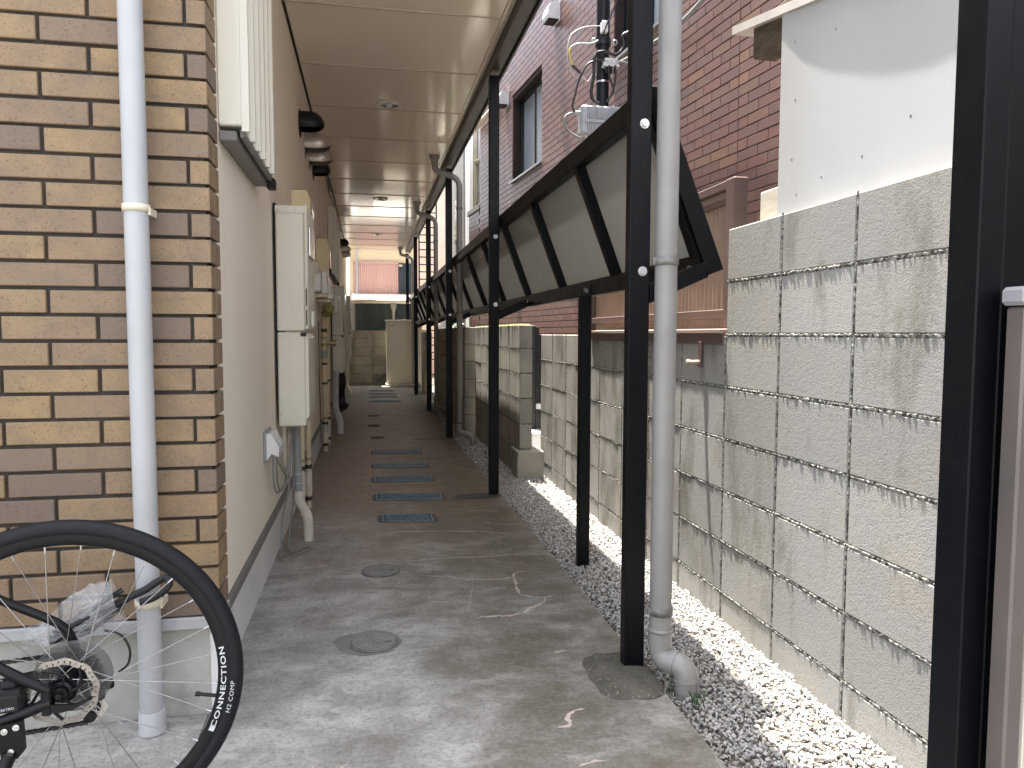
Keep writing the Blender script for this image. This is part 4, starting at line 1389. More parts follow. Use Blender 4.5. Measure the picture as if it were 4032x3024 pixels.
manhole(.046, 3.38, .088, 'round patterned manhole cover farther from the camera, flush in grey concrete')
manhole(.009, 2.585, .086, 'round patterned manhole cover nearest the camera, in a dark repair patch')
pt = [(-.131, 2.624), (-.115, 2.655), (-.089, 2.673), (-.04, 2.685), (.009, 2.70), (.03, 2.69), (.08, 2.655), (.098, 2.62), (.103, 2.60), (.106, 2.585), (.102, 2.565), (.085, 2.53), (.057, 2.500), (-.011, 2.485), (-.06, 2.50), (-.097, 2.526), (-.12, 2.57)]
pt2 = []
for i in range(len(pt)):
    a, b, c_, d_ = (Vector(pt[(i + k) % len(pt)]) for k in (-1, 0, 1, 2))
    for k in range(5):
        t_ = k / 5
        q = .5 * ((2 * b) + (c_ - a) * t_ + (2 * a - 5 * b + 4 * c_ - d_) * t_ * t_ + (3 * b - a - 3 * c_ + d_) * t_ ** 3)
        pt2.append((q.x + random.uniform(-.0022, .0022), q.y + random.uniform(-.0022, .0022)))
MB().prism(pt2, 'z', .0003, .0018).build('repair_patch', 'patch_concrete', walk)
manhole(.084, 7.80, .075, 'plain round cover beyond the last long grate', False)
manhole(.054, 8.82, .072, 'plain round cover, second beyond the grates', False)
manhole(.062, 9.89, .072, 'plain round cover farthest along the walkway', False)

# ------------------------------------------------------------------ shed above the near block wall
sh = thing('white_shed', 'white painted shed wall rising above the near block wall', 'shed', (1.8, 1.2, 1.3))
# panel: bows back from the eaves towards the camera
n = 90
vs, fs = [], []
for i in range(n + 1):
    y = 2.354 - 3.3 * i / n
    zt = 2.158 - .187 * (2.354 - y)
    d = 2.354 - y
    bow = float(np.interp(d, [0, .109, .238, .491, .667, .801, 1.3, 2, 3.3], [.0045, .0103, .0140, .0174, .0179, .0162, .006, .002, .002]))
    vs += [(1.3795 + bow, y, 1.482), (1.3795 + bow, y, zt + .03), (1.40 + bow, y, zt + .03), (1.40 + bow, y, 1.482)]
for i in range(n):
    a, b = 4 * i, 4 * i + 4
    fs += [(a, b, b + 1, a + 1), (a + 1, b + 1, b + 2, a + 2), (a + 2, b + 2, b + 3, a + 3), (a + 3, b + 3, b, a)]
fs += [(0, 1, 2, 3), (4 * n, 4 * n + 3, 4 * n + 2, 4 * n + 1)]
MB().add(vs, fs, False).build('wall_panel', 'white_panel', sh)
m = MB()
m.add([(1.3785, 2.70, 2.262), (1.3785, -1.0, 1.57), (2.6, -1.0, 1.57), (2.6, 2.70, 2.262), (1.3785, 2.70, 2.232), (1.3785, -1.0, 1.54), (2.6, -1.0, 1.54), (2.6, 2.70, 2.232)],
      [(0, 1, 2, 3), (4, 7, 6, 5), (0, 4, 5, 1), (1, 5, 6, 2), (2, 6, 7, 3), (3, 7, 4, 0)])
m.tr(lambda p: Vector((p.x, p.y, p.z + (.0 if p.y > 2 else 0))))
m.build('roof_sheet', 'roof_edge', sh)
MB().box(1.401, 2.5, 2.30, 2.335, 1.50, 2.15).build('end_wall', 'white_panel', sh)
MB().box(1.402, 1.50, 2.34, 2.585, 2.098, 2.228, .008).build('beam_end', 'old_timber', sh)
MB().box(1.415, 1.47, 2.56, 2.60, 2.16, 2.25, .004).build('fascia_end', 'old_timber', sh)
MB().box(1.395, 1.44, 2.36, 2.49, 1.493, 1.60, .004).build('sill_block', 'pale_timber', sh)
for y, z in ((2.28, 2.05), (2.27, 1.86), (2.28, 1.67), (2.25, 1.55), (2.12, 1.58), (1.93, 1.60), (1.74, 1.66), (1.85, 2.03), (2.07, 2.01)):
    MB().cyl((1.42, y, z), (1.3800 + float(np.interp(2.354 - y, [0, .109, .238, .491, .667, .801], [.0045, .0103, .0140, .0174, .0179, .0162])) - .0008, y, z), .004, n=8).build('nail', 'galv', sh)

# ------------------------------------------------------------------ brown gate on the low wall
gt = thing('metal_fence', 'brown corrugated metal fence standing on the low block wall', 'fence', (1.44, 3.7, 1.05))
m = MB()
corrugated(m, 2.80, 4.62, 1.195, 1.63, .040, .010, 'y')
m.tr(lambda p: Vector((1.452 + p.x, p.y, p.z)))
m.build('sheet', 'fence_brown', gt)
m = MB()
corrugated(m, 2.80, 4.62, 1.105, 1.155, .040, .010, 'y')
m.tr(lambda p: Vector((1.452 + p.x, p.y, p.z)))
m.build('sheet', 'fence_brown', gt)
MB().box(1.415, 1.475, 2.725, 2.797, 1.095, 1.708, .004).build('fence_post', 'fence_frame', gt)
MB().box(1.415, 1.475, 4.625, 4.71, 1.095, 1.708, .004).build('fence_post', 'fence_frame', gt)
MB().box(1.418, 1.474, 2.798, 4.624, 1.672, 1.706, .003).build('top_rail', 'fence_frame', gt)
MB().box(1.428, 1.468, 2.798, 4.624, 1.618, 1.640, .003).build('slat_rail', 'fence_frame', gt)
m = MB()
corrugated(m, 2.80, 4.62, 1.641, 1.671, .030, .008, 'y')
m.tr(lambda p: Vector((1.446 + p.x, p.y, p.z)))
m.build('vent_strip', 'fence_brown', gt)
MB().box(1.420, 1.470, 2.798, 4.624, 1.157, 1.192, .003).build('mid_rail', 'fence_frame', gt)
MB().prism([(1.3525, 1.050), (1.3575, 1.050), (1.3575, 1.0885), (1.50, 1.093), (1.50, 1.099), (1.354, 1.094)], 'y', 2.675, 4.41).build('sill_flashing', 'fence_frame', gt)
MB().prism([(1.345, 1.098), (1.40, 1.100), (1.40, 1.112), (1.345, 1.108)], 'y', 2.675, 4.41).build('sill_cap', 'fence_brown', gt)
MB().box(1.345, 1.352, 2.845, 2.872, .955, 1.060, .001).build('hook_strap', 'fence_frame', gt)
MB().cyl((1.352, 2.86, .975), (1.318, 2.90, .972), .009, n=12).cyl((1.322, 2.895, .972), (1.312, 2.905, .972), .013, n=6).build('hook_bolt', 'fence_brown', gt)

# ------------------------------------------------------------------ red tiled building on the right
AB = R(5.1)
BU = Vector((-math.sin(AB), math.cos(AB)))
BN = Vector((math.cos(AB), math.sin(AB)))
rb = thing('tiled_building', 'reddish brown tiled building behind the block wall, with two frosted windows', 'building', (2.3, 4.4, 0), rz=AB)
# local frame: y along the facade, x into the building, tile face at x = 0
S0, S1 = -2.6, 6.88
WIN = [(3.94, 5.125, 3.05, 4.07), (.95, 1.95, 3.46, 4.6)]
PZ, PL = .0673, .212


def holes(m, x0, x1):
    """wall slab with window openings, made of boxes"""
    ys = sorted({S0, S1, *[w[0] for w in WIN], *[w[1] for w in WIN]})
    for a, b in zip(ys[:-1], ys[1:]):
        w = [q for q in WIN if q[0] <= a and q[1] >= b]
        if w:
            m.box(x0, x1, a, b, .02, w[0][2]).box(x0, x1, a, b, w[0][3], 5.05)
        else:
            m.box(x0, x1, a, b, .02, 5.05)


m = MB()
holes(m, .0125, .22)
rw = m.build('tiled_wall', 'mortar_red', rb, local=True)
MB().box(.221, 3.0, S0, S1, -.05, 5.0).build('core', 'house_grey', rb, local=True)
cand, rest = [], []
for r in range(83):
    z = .02 + r * PZ
    off = PL / 2 if r % 2 else 0
    k0 = int((S0 - off) / PL)
    for k in range(k0, int(S1 / PL) + 2):
        a = k * PL + off + .003
        b = a + PL - .006
        # the movement joint at s = 0 cuts the alternate rows
        segs = [(a, b)]
        if a < -.02 < b and off == 0:
            pass
        if a < 0 < b:
            segs = [(a, -.005), (.005, b)]
        for p, q in segs:
            if q - p < .02:
                continue
            p, q = max(p, S0), min(q, S1)
            if q - p < .02 or z + .06 > 5.05:
                continue
            hit = False
            for w in WIN:
                if q > w[0] + .001 and p < w[1] - .001 and z + .061 > w[2] and z < w[3]:
                    hit = True
                    if p < w[0] - .03:
                        rest.append((p, w[0] - .002, z))
                    if q > w[1] + .03:
                        rest.append((w[1] + .002, q, z))
            if hit:
                continue
            c = (p + q) / 2
            X = 2.3 + BU.x * c
            Y = 4.4 + BU.y * c
            tn = X / Y
            el_ = (z - 1.09) / math.hypot(X, Y)
            vis = .2 < tn < .60 and .07 < el_ < .47 and Y > 1 and not (tn > .43 and el_ < .12)
            if vis:
                cand.append((math.hypot(X, Y), p, q, z))
            else:
                rest.append((p, q, z))
cand.sort()
rt = {}
for d, p, q, z in cand[:300]:
    k = round(q - p, 3)
    if k not in rt:
        rt[k] = MB().box(0, .012, 0, q - p, 0, .0605, .002).mesh('tile')
        rt[k].materials.append(MATS['red_tile'])
    put('brick', rt[k], None, rw, (random.uniform(-.0006, .0006), p, z))
rest += [(p, q, z) for d, p, q, z in cand[300:]]
m = MB()
for p, q, z in rest:
    m.box(0, .012, p, q, z, z + .0605)
o = m.build('other_tiles', 'red_tile_joined', rw, local=True)
o['kind'] = 'stuff'
# far end face and lower annex
m = MB()
m.box(.0125, 2.9, S1 + .001, S1 + .02, .02, 5.05)
m.build('end_wall', 'red_tile', rb, local=True)
for wi, (a, b, z0, z1) in enumerate(WIN):
    w = MB().box(.10, .16, a, a + .035, z0, z1).box(.10, .16, b - .035, b, z0, z1).box(.10, .16, a + .036, b - .036, z1 - .035, z1).box(.10, .16, a + .036, b - .036, z0, z0 + .035).build('window', 'alu_dark', rb, local=True)
    mid = (a + b) / 2
    MB().box(.125, .131, a + .036, mid - .002, z0 + .036, z1 - .036).build('pane', 'glass_pale', w, local=True)
    MB().box(.145, .151, mid + .002, b - .036, z0 + .036, z1 - .036).build('pane', 'glass_pale', w, local=True)
    MB().box(.112, .158, mid - .02, mid + .02, z0 + .036, z1 - .036).build('meeting_stile', 'alu_dark', w, local=True)
    MB().prism([(-.035, z0 - .012), (.15, z0 + .004), (.15, z0 - .016), (-.035, z0 - .034)], 'y', a - .03, b + .03).build('sill', 'galv', w, local=True)
    # tiled reveals
    rv = MB()
    for r in range(int((z1 - z0) / PZ)):
        rv.box(.013, .098, b + .0005, b + .010, z0 + r * PZ + .01, z0 + r * PZ + .07)
    rv.build('tiled_reveal', 'red_tile_joined', w, local=True)
# annex parapet beyond the corner
MB().box(.03, 2.2, S1 + .025, 7.72, .02, 2.98).build('annex_wall', 'red_tile', rb, local=True)
m = MB()
for r in range(44):
    z = .02 + r * PZ
    for k in range(4):
        a = S1 + .03 + k * PL + (PL / 2 if r % 2 else 0)
        m.box(.015, .0295, a, min(a + PL - .008, 7.72), z, z + .0605) if a < 7.68 else None
o = m.build('annex_tiles', 'red_tile_joined', rb, local=True)
o['kind'] = 'stuff'
MB().box(-.01, 2.2, S1 + .03, 7.76, 2.985, 3.06, .006).build('parapet_cap', 'flashing', rb, local=True)
MB().tube([(-.06, 5.6, 4.175), (-.06, 7.1, 4.175)], .04, n=12).build('eaves_gutter', 'pvc_cream', rb, local=True)


def rhood(s, z, label):
    p = Vector((2.3, 4.4)) + BU * s
    t = thing('vent_hood', label, 'vent hood', (p.x, p.y, z - .1), 'vent hoods on the red tiled wall', rz=AB)
    MB().box(-.012, -.0005, -.095, .095, 0, .2, .006).build('flange', 'white_plastic', t, local=True)
    m = MB()
    m.prism([(-.0125, .02), (-.13, .02), (-.14, .06), (-.13, .13), (-.10, .18), (-.05, .205), (-.0125, .21)], 'y', -.09, .09)
    m.build('hood', 'white_plastic', t, local=True)
    MB().box(-.128, -.02, -.08, .08, .008, .0195).build('grille', 'black_plastic', t, local=True)


rhood(3.42, 4.45, 'white vent hood high on the red tiled wall, right of the window')
rhood(5.36, 4.14, 'white vent hood on the red tiled wall, left of the window')

# ------------------------------------------------------------------ cable pole with amplifier box
po = thing('utility_pole', 'slim black utility pole carrying boxes and looped cables before the tiled wall', 'pole', (1.83, 5.72, 0))
MB().cyl((1.83, 5.72, -.05), (1.83, 5.72, 3.33), .050, n=24).cyl((1.83, 5.72, 3.33), (1.83, 5.72, 5.5), .052, n=24).build('shaft', 'pole_black', po)
MB().cyl((1.83, 5.72, 3.34), (1.83, 5.72, 3.395), .062, n=24).build('collar', 'alu_dark', po)
MB().cyl((1.83, 5.72, 3.055), (1.83, 5.72, 3.068), .0525, n=24).build('steel_band', 'steel', po)
for dx in (-.085, .085):
    MB().ring((1.83 + dx, 5.68, 3.36), 'y', [(.014, -.006), (.022, -.006), (.022, .006), (.014, .006), (.014, -.006)], 16).build('eye_bolt', 'galv', po)
bx = thing('amplifier_box', 'grey finned amplifier box strapped to the utility pole', 'box', (1.775, 5.6, 2.62))
MB().box(1.615, 1.935, 5.56, 5.665, 2.625, 2.835, .012).build('housing', 'amp_grey', bx)
for k in range(15):
    x = 1.66 + k * .0175
    MB().box(x, x + .006, 5.545, 5.5595, 2.73, 2.825, .001).build('fin', 'amp_grey', bx)
    MB().box(x, x + .006, 5.545, 5.5595, 2.64, 2.70, .001).build('fin', 'amp_grey', bx)
MB().box(1.64, 1.93, 5.548, 5.5595, 2.704, 2.726, .002).box(1.655, 1.668, 5.543, 5.5475, 2.70, 2.73).build('strap', 'amp_grey', bx)
for x in (1.665, 1.885):
    MB().cyl((x, 5.61, 2.836), (x, 5.61, 2.856), .012, n=10).build('lug', 'galv', bx)
    MB().cyl((x, 5.61, 2.622), (x, 5.61, 2.600), .012, n=10).build('lug', 'galv', bx)
MB().cyl((1.613, 5.61, 2.785), (1.58, 5.61, 2.785), .016, n=12).build('gland', 'galv', bx)
jb = thing('junction_box', 'white cable junction box clamped on the pole above the amplifier', 'box', (1.865, 5.64, 3.15))
MB().box(1.808, 1.922, 5.60, 5.665, 3.155, 3.215, .014).build('body', 'white_plastic', jb)
MB().box(1.80, 1.93, 5.595, 5.66, 3.148, 3.163, .004).build('rim', 'white_plastic', jb)
for x in (1.83, 1.865, 1.90):
    MB().cyl((x, 5.598, 3.185), (x, 5.590, 3.185), .007, n=10).build('screw', 'galv', jb)
    MB().cyl((x, 5.62, 3.147), (x, 5.62, 3.10), .011, n=10).build('gland', 'black_plastic', jb)
cb = MB().box(1.785, 1.835, 5.60, 5.655, 3.40, 3.49, .008).build('splice_box', 'white_plastic', label='small white splice box near the top of the pole', category='box')
for pts, r, mat, lab in [
    ([(1.773, 3.443), (1.644, 3.424), (1.556, 3.376), (1.526, 3.329), (1.513, 3.258), (1.511, 3.182), (1.531, 3.114), (1.566, 3.059), (1.593, 3.041)], .004, 'cable_white', 'pale cable bowing out from the splice box on the pole'),
    ([(1.754, 3.334), (1.699, 3.307), (1.611, 3.301), (1.564, 3.287), (1.537, 3.266)], .006, 'cable_white', 'short pale cable from the pole collar to the dark connector'),
    ([(1.537, 3.266), (1.527, 3.221), (1.538, 3.171), (1.552, 3.134)], .008, 'cable_yellow', 'yellow sleeved length of cable beside the pole'),
    ([(1.552, 3.134), (1.586, 3.105), (1.616, 3.081)], .011, 'cable_black', 'thick black cable joint hanging beside the pole'),
    ([(1.616, 3.081), (1.661, 3.027), (1.682, 3.031), (1.712, 3.081)], .003, 'cable_white', 'thin white cable dipping back to the pole'),
    ([(1.81, 3.187), (1.742, 3.183), (1.68, 3.156), (1.64, 3.102), (1.6, 3.016), (1.574, 2.918), (1.554, 2.828), (1.575, 2.787)], .008, 'cable_black', 'black cable bowing from the junction box down to the amplifier'),
    ([(1.616, 2.786), (1.534, 2.772), (1.497, 2.741), (1.501, 2.677), (1.542, 2.628), (1.638, 2.575), (1.70, 2.45)], .009, 'cable_grey', 'grey cable looping left of the amplifier box'),
    ([(1.748, 3.244), (1.724, 3.197), (1.723, 3.133), (1.719, 3.056), (1.706, 2.991), (1.703, 2.927), (1.724, 2.876), (1.766, 2.863)], .013, 'cable_black', 'thick black cable along the left of the pole'),
    ([(1.748, 3.244), (1.813, 3.255), (1.886, 3.235), (1.934, 3.264), (1.961, 3.317), (1.949, 3.381), (1.987, 3.409), (2.056, 3.434)], .012, 'cable_black', 'thick black cable curling round the right of the pole'),
    ([(1.845, 3.155), (1.843, 3.084), (1.868, 3.014), (1.882, 2.97), (1.855, 2.917), (1.828, 2.876)], .008, 'cable_black', 'black drop cable from the left gland of the junction box'),
    ([(1.893, 3.158), (1.898, 3.087), (1.885, 3.003), (1.868, 2.943)], .008, 'cable_black', 'black drop cable from the right gland of the junction box'),
    ([(1.921, 3.186), (1.962, 3.187), (2.011, 3.179), (2.2, 3.17)], .006, 'cable_grey', 'grey cable leaving the junction box to the right'),
    ([(1.794, 3.381), (1.828, 3.473), (1.861, 3.546), (1.901, 3.645), (2.1, 4.2)], .006, 'cable_black', 'black guy wire rising right from the pole collar'),
]:
    cable(lab, [(x, 5.6, z) for x, z in pts], r, mat)
cable('grey taped cable bundle sagging along the top of the red tiled wall', [(2.05, 6.6, 3.42), (2.13, 5.6, 3.30), (2.18, 5.0, 3.27), (2.22, 4.5, 3.36), (2.24, 4.0, 3.55)], .016, 'cable_grey')

# ------------------------------------------------------------------ opening in the side wall: dark gate leaf, meter box
dg = thing('dark_gate', 'dark aluminium gate edge seen through the gap beside the mossy pier', 'gate', (1.5, 6.6, 0))
MB().box(1.455, 1.50, 6.58, 6.63, -.05, 1.165, .004).build('gate_stile', 'alu_dark', dg)
for k in range(3):
    MB().box(1.502 + k * .012, 1.508 + k * .012, 6.585, 6.62, .2, 1.15, .001).build('slat', 'alu_dark', dg)
MB().box(1.538, 1.60, 6.58, 6.64, -.05, 1.085, .004).build('gate_post', 'alu_dark', dg)
MB().box(1.50, 1.56, 6.57, 6.579, .40, .45, .003).build('latch', 'galv', dg)
wb = thing('water_meter_box', 'low white box in the gap between the block walls', 'box', (1.49, 6.45, -.05))
MB().box(1.40, 1.60, 6.40, 6.62, -.05, .19, .006).build('body', 'white_plastic', wb)
MB().box(1.39, 1.61, 6.385, 6.63, .192, .215, .008).build('lid', 'white_plastic', wb)

# ------------------------------------------------------------------ far buildings on the right
wb2 = thing('white_building', 'bright white building beyond the red tiled annex', 'building', (3.5, 15, 0))
MB().box(2.0, 5.0, 12.9, 19.0, -.05, 5.4).build('wall', 'house_white', wb2)
MB().cyl((1.95, 13.6, 0), (1.95, 13.6, 6), .05, n=16).cyl((1.95, 13.6, 4.2), (2.2, 13.0, 4.2), .05, n=12).build('drain_pipe', 'pvc_cream', wb2)
MB().box(1.992, 1.9995, 14.5, 14.56, 0, 6).build('panel_joint', 'flashing_light', wb2)
gb = thing('grey_building', 'weathered grey rendered building with one narrow window', 'building', (2.0, 14.2, 0))
MB().box(1.60, 1.64, 12.6, 15.6, -.05, 4.8).build('wall', 'house_grey', gb)
gw = MB().box(1.585, 1.5995, 13.2, 13.75, 2.75, 3.55).build('window', 'alu_dark', gb)
MB().box(1.58, 1.5845, 13.24, 13.71, 2.79, 3.51).build('pane', 'glass_dark', gw)
pk = thing('pale_house', 'pale pinkish house seen between the far posts', 'house', (2.0, 22, 0))
MB().box(.6, 6.0, 21.0, 26, -.05, 5.6).build('wall', 'house_pink', pk)
MB().prism([(.3, 5.6), (6.2, 5.6), (3.2, 7.2)], 'y', 20.7, 26.3).build('roof', 'roof_tile', pk)
st = thing('ladder_screen', 'black steel ladder-like stair screen beyond the far posts', 'ladder', (1.25, 16.9, 0))
for x in (1.13, 1.52):
    MB().box(x, x + .03, 16.88, 16.92, -.05, 5.4).build('stile', 'black_paint', st)
for k in range(30):
    MB().cyl((1.16, 16.9, .5 + k * .165), (1.52, 16.9, .5 + k * .165), .015, n=8).build('rung', 'black_paint', st)
tr_ = thing('tiled_roof_shed', 'small grey tile-roofed shed behind the old block wall', 'shed', (1.95, 12.4, 0))
MB().box(1.45, 1.575, 12.0, 15.5, -.05, 1.2).build('wall', 'house_grey', tr_)
for k in range(6):
    MB().box(1.40 + .028 * k, 1.46 + .028 * k, 11.9, 15.5, 1.17 + .04 * k, 1.20 + .04 * k, .004).build('roof_course', 'roof_tile', tr_)

# a little greenery behind the old wall
sb = thing('shrub', 'small green shrub peeking over the old block wall', 'shrub', (1.34, 11.2, -.05))
MB().tube([(1.34, 11.2, -.06), (1.35, 11.22, .5), (1.33, 11.2, 1.0)], .012, n=7).build('stem', 'old_timber', sb)
m = MB()
for k in range(900):
    c = Vector((1.33, 11.2, .98)) + Vector((random.gauss(0, .07), random.gauss(0, .16), random.gauss(0, .13)))
    u = Vector((random.gauss(0, 1), random.gauss(0, 1), random.gauss(0, .6))).normalized()
    w = u.orthogonal().normalized()
    L = random.uniform(.02, .04)
    m.add([c - u * L, c + w * L * .4, c + u * L, c - w * L * .4], [(0, 1, 2, 3)])
m.build('crown', 'leaf', sb)
# weeds at the pipe foot
m = MB()
for k in range(46):
    c = Vector((.955 + random.gauss(0, .035), 2.07 + random.gauss(0, .05), -.03))
    a = random.uniform(0, 6.28)
    h = random.uniform(.015, .055)
    d = Vector((math.cos(a), math.sin(a), 0)) * h * .5
    w = Vector((-d.y, d.x, 0)).normalized() * .0022
    m.add([c - w, c + w, c + d * .6 + Vector((0, 0, h * .7)) + w * .6, c + d + Vector((0, 0, h))], [(0, 1, 2, 3)])
m.build('weeds', 'leaf', label='few dark grass blades at the foot of the grey downpipe', category='weeds', kind='stuff')

# ------------------------------------------------------------------ near right: black post and bronze fence leaf
ep = thing('gate_post', 'wide black metal post cut by the right edge of the picture', 'post', (.86, .875, 0))
MB().box(.79, .828, .848, .902, 0.002, 2.76, .002).build('post_face', 'black_paint', ep)
MB().box(.8295, .90, .850, .902, 0.002, 2.76, .002).build('cover_strip', 'black_paint', ep)
bf = thing('fence_leaf', 'bronze aluminium fence leaf with pale strip at the right edge', 'fence', (.95, .8, 0))
MB().box(.812, 1.25, .795, .835, 1.128, 1.152, .005).build('cap_rail', 'grey_cap', bf)
MB().box(.818, .842, .80, .83, .02, 1.126, .003).build('stile', 'bronze_alu', bf)
MB().box(.8425, .849, .796, .828, .02, 1.126, .001).build('pale_strip', 'alu_pale', bf)
MB().box(.8495, 1.24, .808, .826, .05, 1.126, .003).build('infill', 'bronze_alu', bf)
for k in range(10):
    MB().box(.86 + k * .036, .868 + k * .036, .80, .8075, .05, 1.126, .001).build('rib', 'bronze_alu', bf)

# ------------------------------------------------------------------ bicycle
bk = thing('bicycle', 'black hybrid bicycle with disc brake parked across the passage mouth, rear wheel in view', 'bicycle', (-.63, 1.67, 0), rz=.05)
RW, HZ = .35, .35


def wheel(cx, spokes=28, text=False):
    prof = []
    for k in range(19):
        a = R(-128 + 256 * k / 18)
        prof.append((.3325 + .0178 * math.cos(a), .0178 * math.sin(a)))
    ty = MB().ring((0, 0, 0), 'y', prof, 128).build('tyre', 'tread', bk, local=True)
    ty.location = (cx, 0, HZ)
    ri = MB().ring((0, 0, 0), 'y', [(.3215, -.0128), (.303, -.0132), (.2995, -.010), (.297, -.004), (.297, .004), (.2995, .010), (.303, .0132), (.3215, .0128)], 96).build('rim', 'frame_black', bk, local=True)
    ri.location = (cx, 0, HZ)
    hb_ = MB().cyl((0, -.052, 0), (0, .048, 0), .013, n=20).cyl((0, -.034, 0), (0, -.030, 0), .027, n=24).cyl((0, .028, 0), (0, .032, 0), .027, n=24).cyl((0, -.064, 0), (0, .062, 0), .006, n=12).build('hub', 'frame_black', bk, local=True)
    hb_.location = (cx, 0, HZ)
    for k in range(spokes):
        side = -1 if k % 2 else 1
        a_r = 2 * math.pi * (k + .5) / spokes
        lead = R(62) * (1 if (k // 2) % 2 else -1)
        a_h = a_r + lead
        p0 = (.025 * math.cos(a_h), side * .031, .025 * math.sin(a_h))
        p1 = (.299 * math.cos(a_r), side * .003, .299 * math.sin(a_r))
        s = MB().cyl(p0, p1, .00105, n=6, cap=False).build('spoke', 'spoke_steel', bk, local=True)
        s.location = (cx, 0, HZ)
        d = (Vector(p0) - Vector(p1)).normalized()
        q = Vector(p1)
        nb = MB().cyl(q, q + d * .014, .0026, .0018, n=6).build('nipple', 'galv', s, local=True)
    return ty


rear = wheel(0)
wheel(-1.06, 20)


def bend_text(body, size, r_mid, a_mid, y, ext=.0006, spacing=1.0, thick=.0, wide=1.0):
    cu = bpy.data.curves.new('lettering', 'FONT')
    cu.body = body
    cu.size = size
    cu.align_x = 'CENTER'
    cu.align_y = 'CENTER'
    cu.space_character = spacing
    cu.offset = thick
    cu.resolution_u = 3
    tmp = bpy.data.objects.new('lettering_tmp', cu)
    COL.objects.link(tmp)
    bpy.context.view_layer.update()
    dg_ = bpy.context.evaluated_depsgraph_get()
    me = bpy.data.meshes.new_from_object(tmp.evaluated_get(dg_))
    bpy.data.objects.remove(tmp)
    bm = bmesh.new()
    bm.from_mesh(me)
    bmesh.ops.subdivide_edges(bm, edges=[e for e in bm.edges if e.calc_length() > size * .25], cuts=3)
    for v in bm.verts:
        # text runs anticlockwise seen from the camera side, tops to the hub
        s, h = v.co.x * wide, v.co.y
        a = a_mid + s / r_mid
        rr = r_mid - h
        v.co = Vector((rr * math.cos(a), y(rr) if callable(y) else y, rr * math.sin(a)))
    bm.to_mesh(me)
    bm.free()
    me.materials.clear()
    return me


def side_y(rr):
    d = max(-1, min(1, (rr - .3325) / .0178))
    return -(.0178 * math.sqrt(max(0, 1 - d * d)) + .0009)


def rim_y(rr):
    return -.0139


for body, size, rm, am, yy, sp_, th in (('CONNECTION', .0148, .3110, R(-7.0), rim_y, 1.12, .0003), ('H2 COMP', .0125, .3305, R(-10.5), side_y, 1.1, .0)):
    me = bend_text(body, size, rm, am, yy, spacing=sp_, thick=th, wide=1.72 if size > .014 else 1.25)
    me.materials.append(MATS['print_white'])
    o = put('lettering', me, None, rear, (0, 0, 0))
m = MB()
vs = []
for i in range(5):
    a = R(-25.6 + 2.4 * i / 4)
    for rr in (.3055, .3165):
        vs.append((rr * math.cos(a), rim_y(rr), rr * math.sin(a)))
m.add(vs, [(2 * i, 2 * i + 2, 2 * i + 3, 2 * i + 1) for i in range(4)])
m.build('emblem', 'print_white', rear, local=True)

# disc rotor on the near side
m = MB()
n = 144
yr = -.0415
for i in range(n):
    a0, a1 = 2 * math.pi * i / n, 2 * math.pi * (i + 1) / n
    w0, w1 = .0018 * math.sin(10 * a0), .0018 * math.sin(10 * a1)
    rads = [.0575, .0612, .0655, .0705]
    for k in range(3):
        if (k == 1 and i % 4 == 1) or (k == 0 and i % 12 == 5):
            continue
        p = []
        for a, w in ((a0, w0), (a1, w1)):
            for rr in (rads[k], rads[k + 1]):
                r2 = rr + (w if rr in (.0575, .0705) else 0)
                p.append((r2 * math.cos(a), yr, r2 * math.sin(a)))
        m.add(p, [(0, 1, 3, 2)])
        m.add([(q[0], yr + .0018, q[2]) for q in p], [(0, 2, 3, 1)])
rt_ = m.build('brake_rotor', 'rotor_steel', bk, local=True)
rt_.location = (0, 0, HZ)
m = MB()
for k in range(5):
    a = 2 * math.pi * k / 5
    m.tube([(.016 * math.cos(a), yr, .016 * math.sin(a)), (.038 * math.cos(a + .35), yr, .038 * math.sin(a + .35)), (.059 * math.cos(a + .95), yr, .059 * math.sin(a + .95))], .0032, n=6, sub=4)
m.ring((0, yr, 0), 'y', [(.014, -.002), (.022, -.002), (.022, .002), (.014, .002)], 20)
m.build('rotor_spider', 'frame_black', rt_, local=True)
# cassette, guard, derailleur, chain on the far side
for k, (rr, dy) in enumerate(((.058, .0345), (.051, .0385), (.045, .0425), (.039, .0465), (.034, .0500), (.029, .0535))):
    teeth = int(rr * 430)
    poly = []
    for j in range(teeth):
        a = 2 * math.pi * j / teeth
        b_ = a + math.pi / teeth
        poly += [((rr + .002) * math.cos(a), (rr + .002) * math.sin(a) + HZ), ((rr - .003) * math.cos(b_), (rr - .003) * math.sin(b_) + HZ)]
    MB().prism(poly, 'y', dy, dy + .0018).build('sprocket', 'cassette', bk, local=True)
MB().ring((0, .033, HZ), 'y', [(.03, 0), (.072, -.001), (.078, .0), (.078, .0012), (.072, .0004), (.03, .0014)], 48).build('spoke_guard', 'guard_disc', bk, local=True)
m = MB()
m.tube([(.055, .06, HZ + .085), (.085, .066, HZ + .07), (.102, .07, HZ + .035), (.098, .072, HZ), (.078, .072, HZ - .018)], .0027, n=8, sub=5)
m.build('gear_cable', 'cable_black', bk, local=True)
m = MB()
m.box(.012, .05, .055, .075, HZ - .075, HZ - .02, .006).box(.02, .07, .058, .07, HZ - .05, HZ - .03, .004)
m.build('derailleur', 'frame_black', bk, local=True)
m = MB()
m.prism([(.005, HZ - .085), (.048, HZ - .070), (.058, HZ - .088), (.040, HZ - .115), (.012, HZ - .118)], 'y', .060, .0615)
m.build('derailleur_cage', 'cage_cream', bk, local=True)
for px2, pz2 in ((.030, -.086), (.022, -.104)):
    MB().cyl((px2, .052, HZ + pz2), (px2, .0595, HZ + pz2), .014, n=11, smooth=False).build('jockey_wheel', 'black_plastic', bk, local=True)


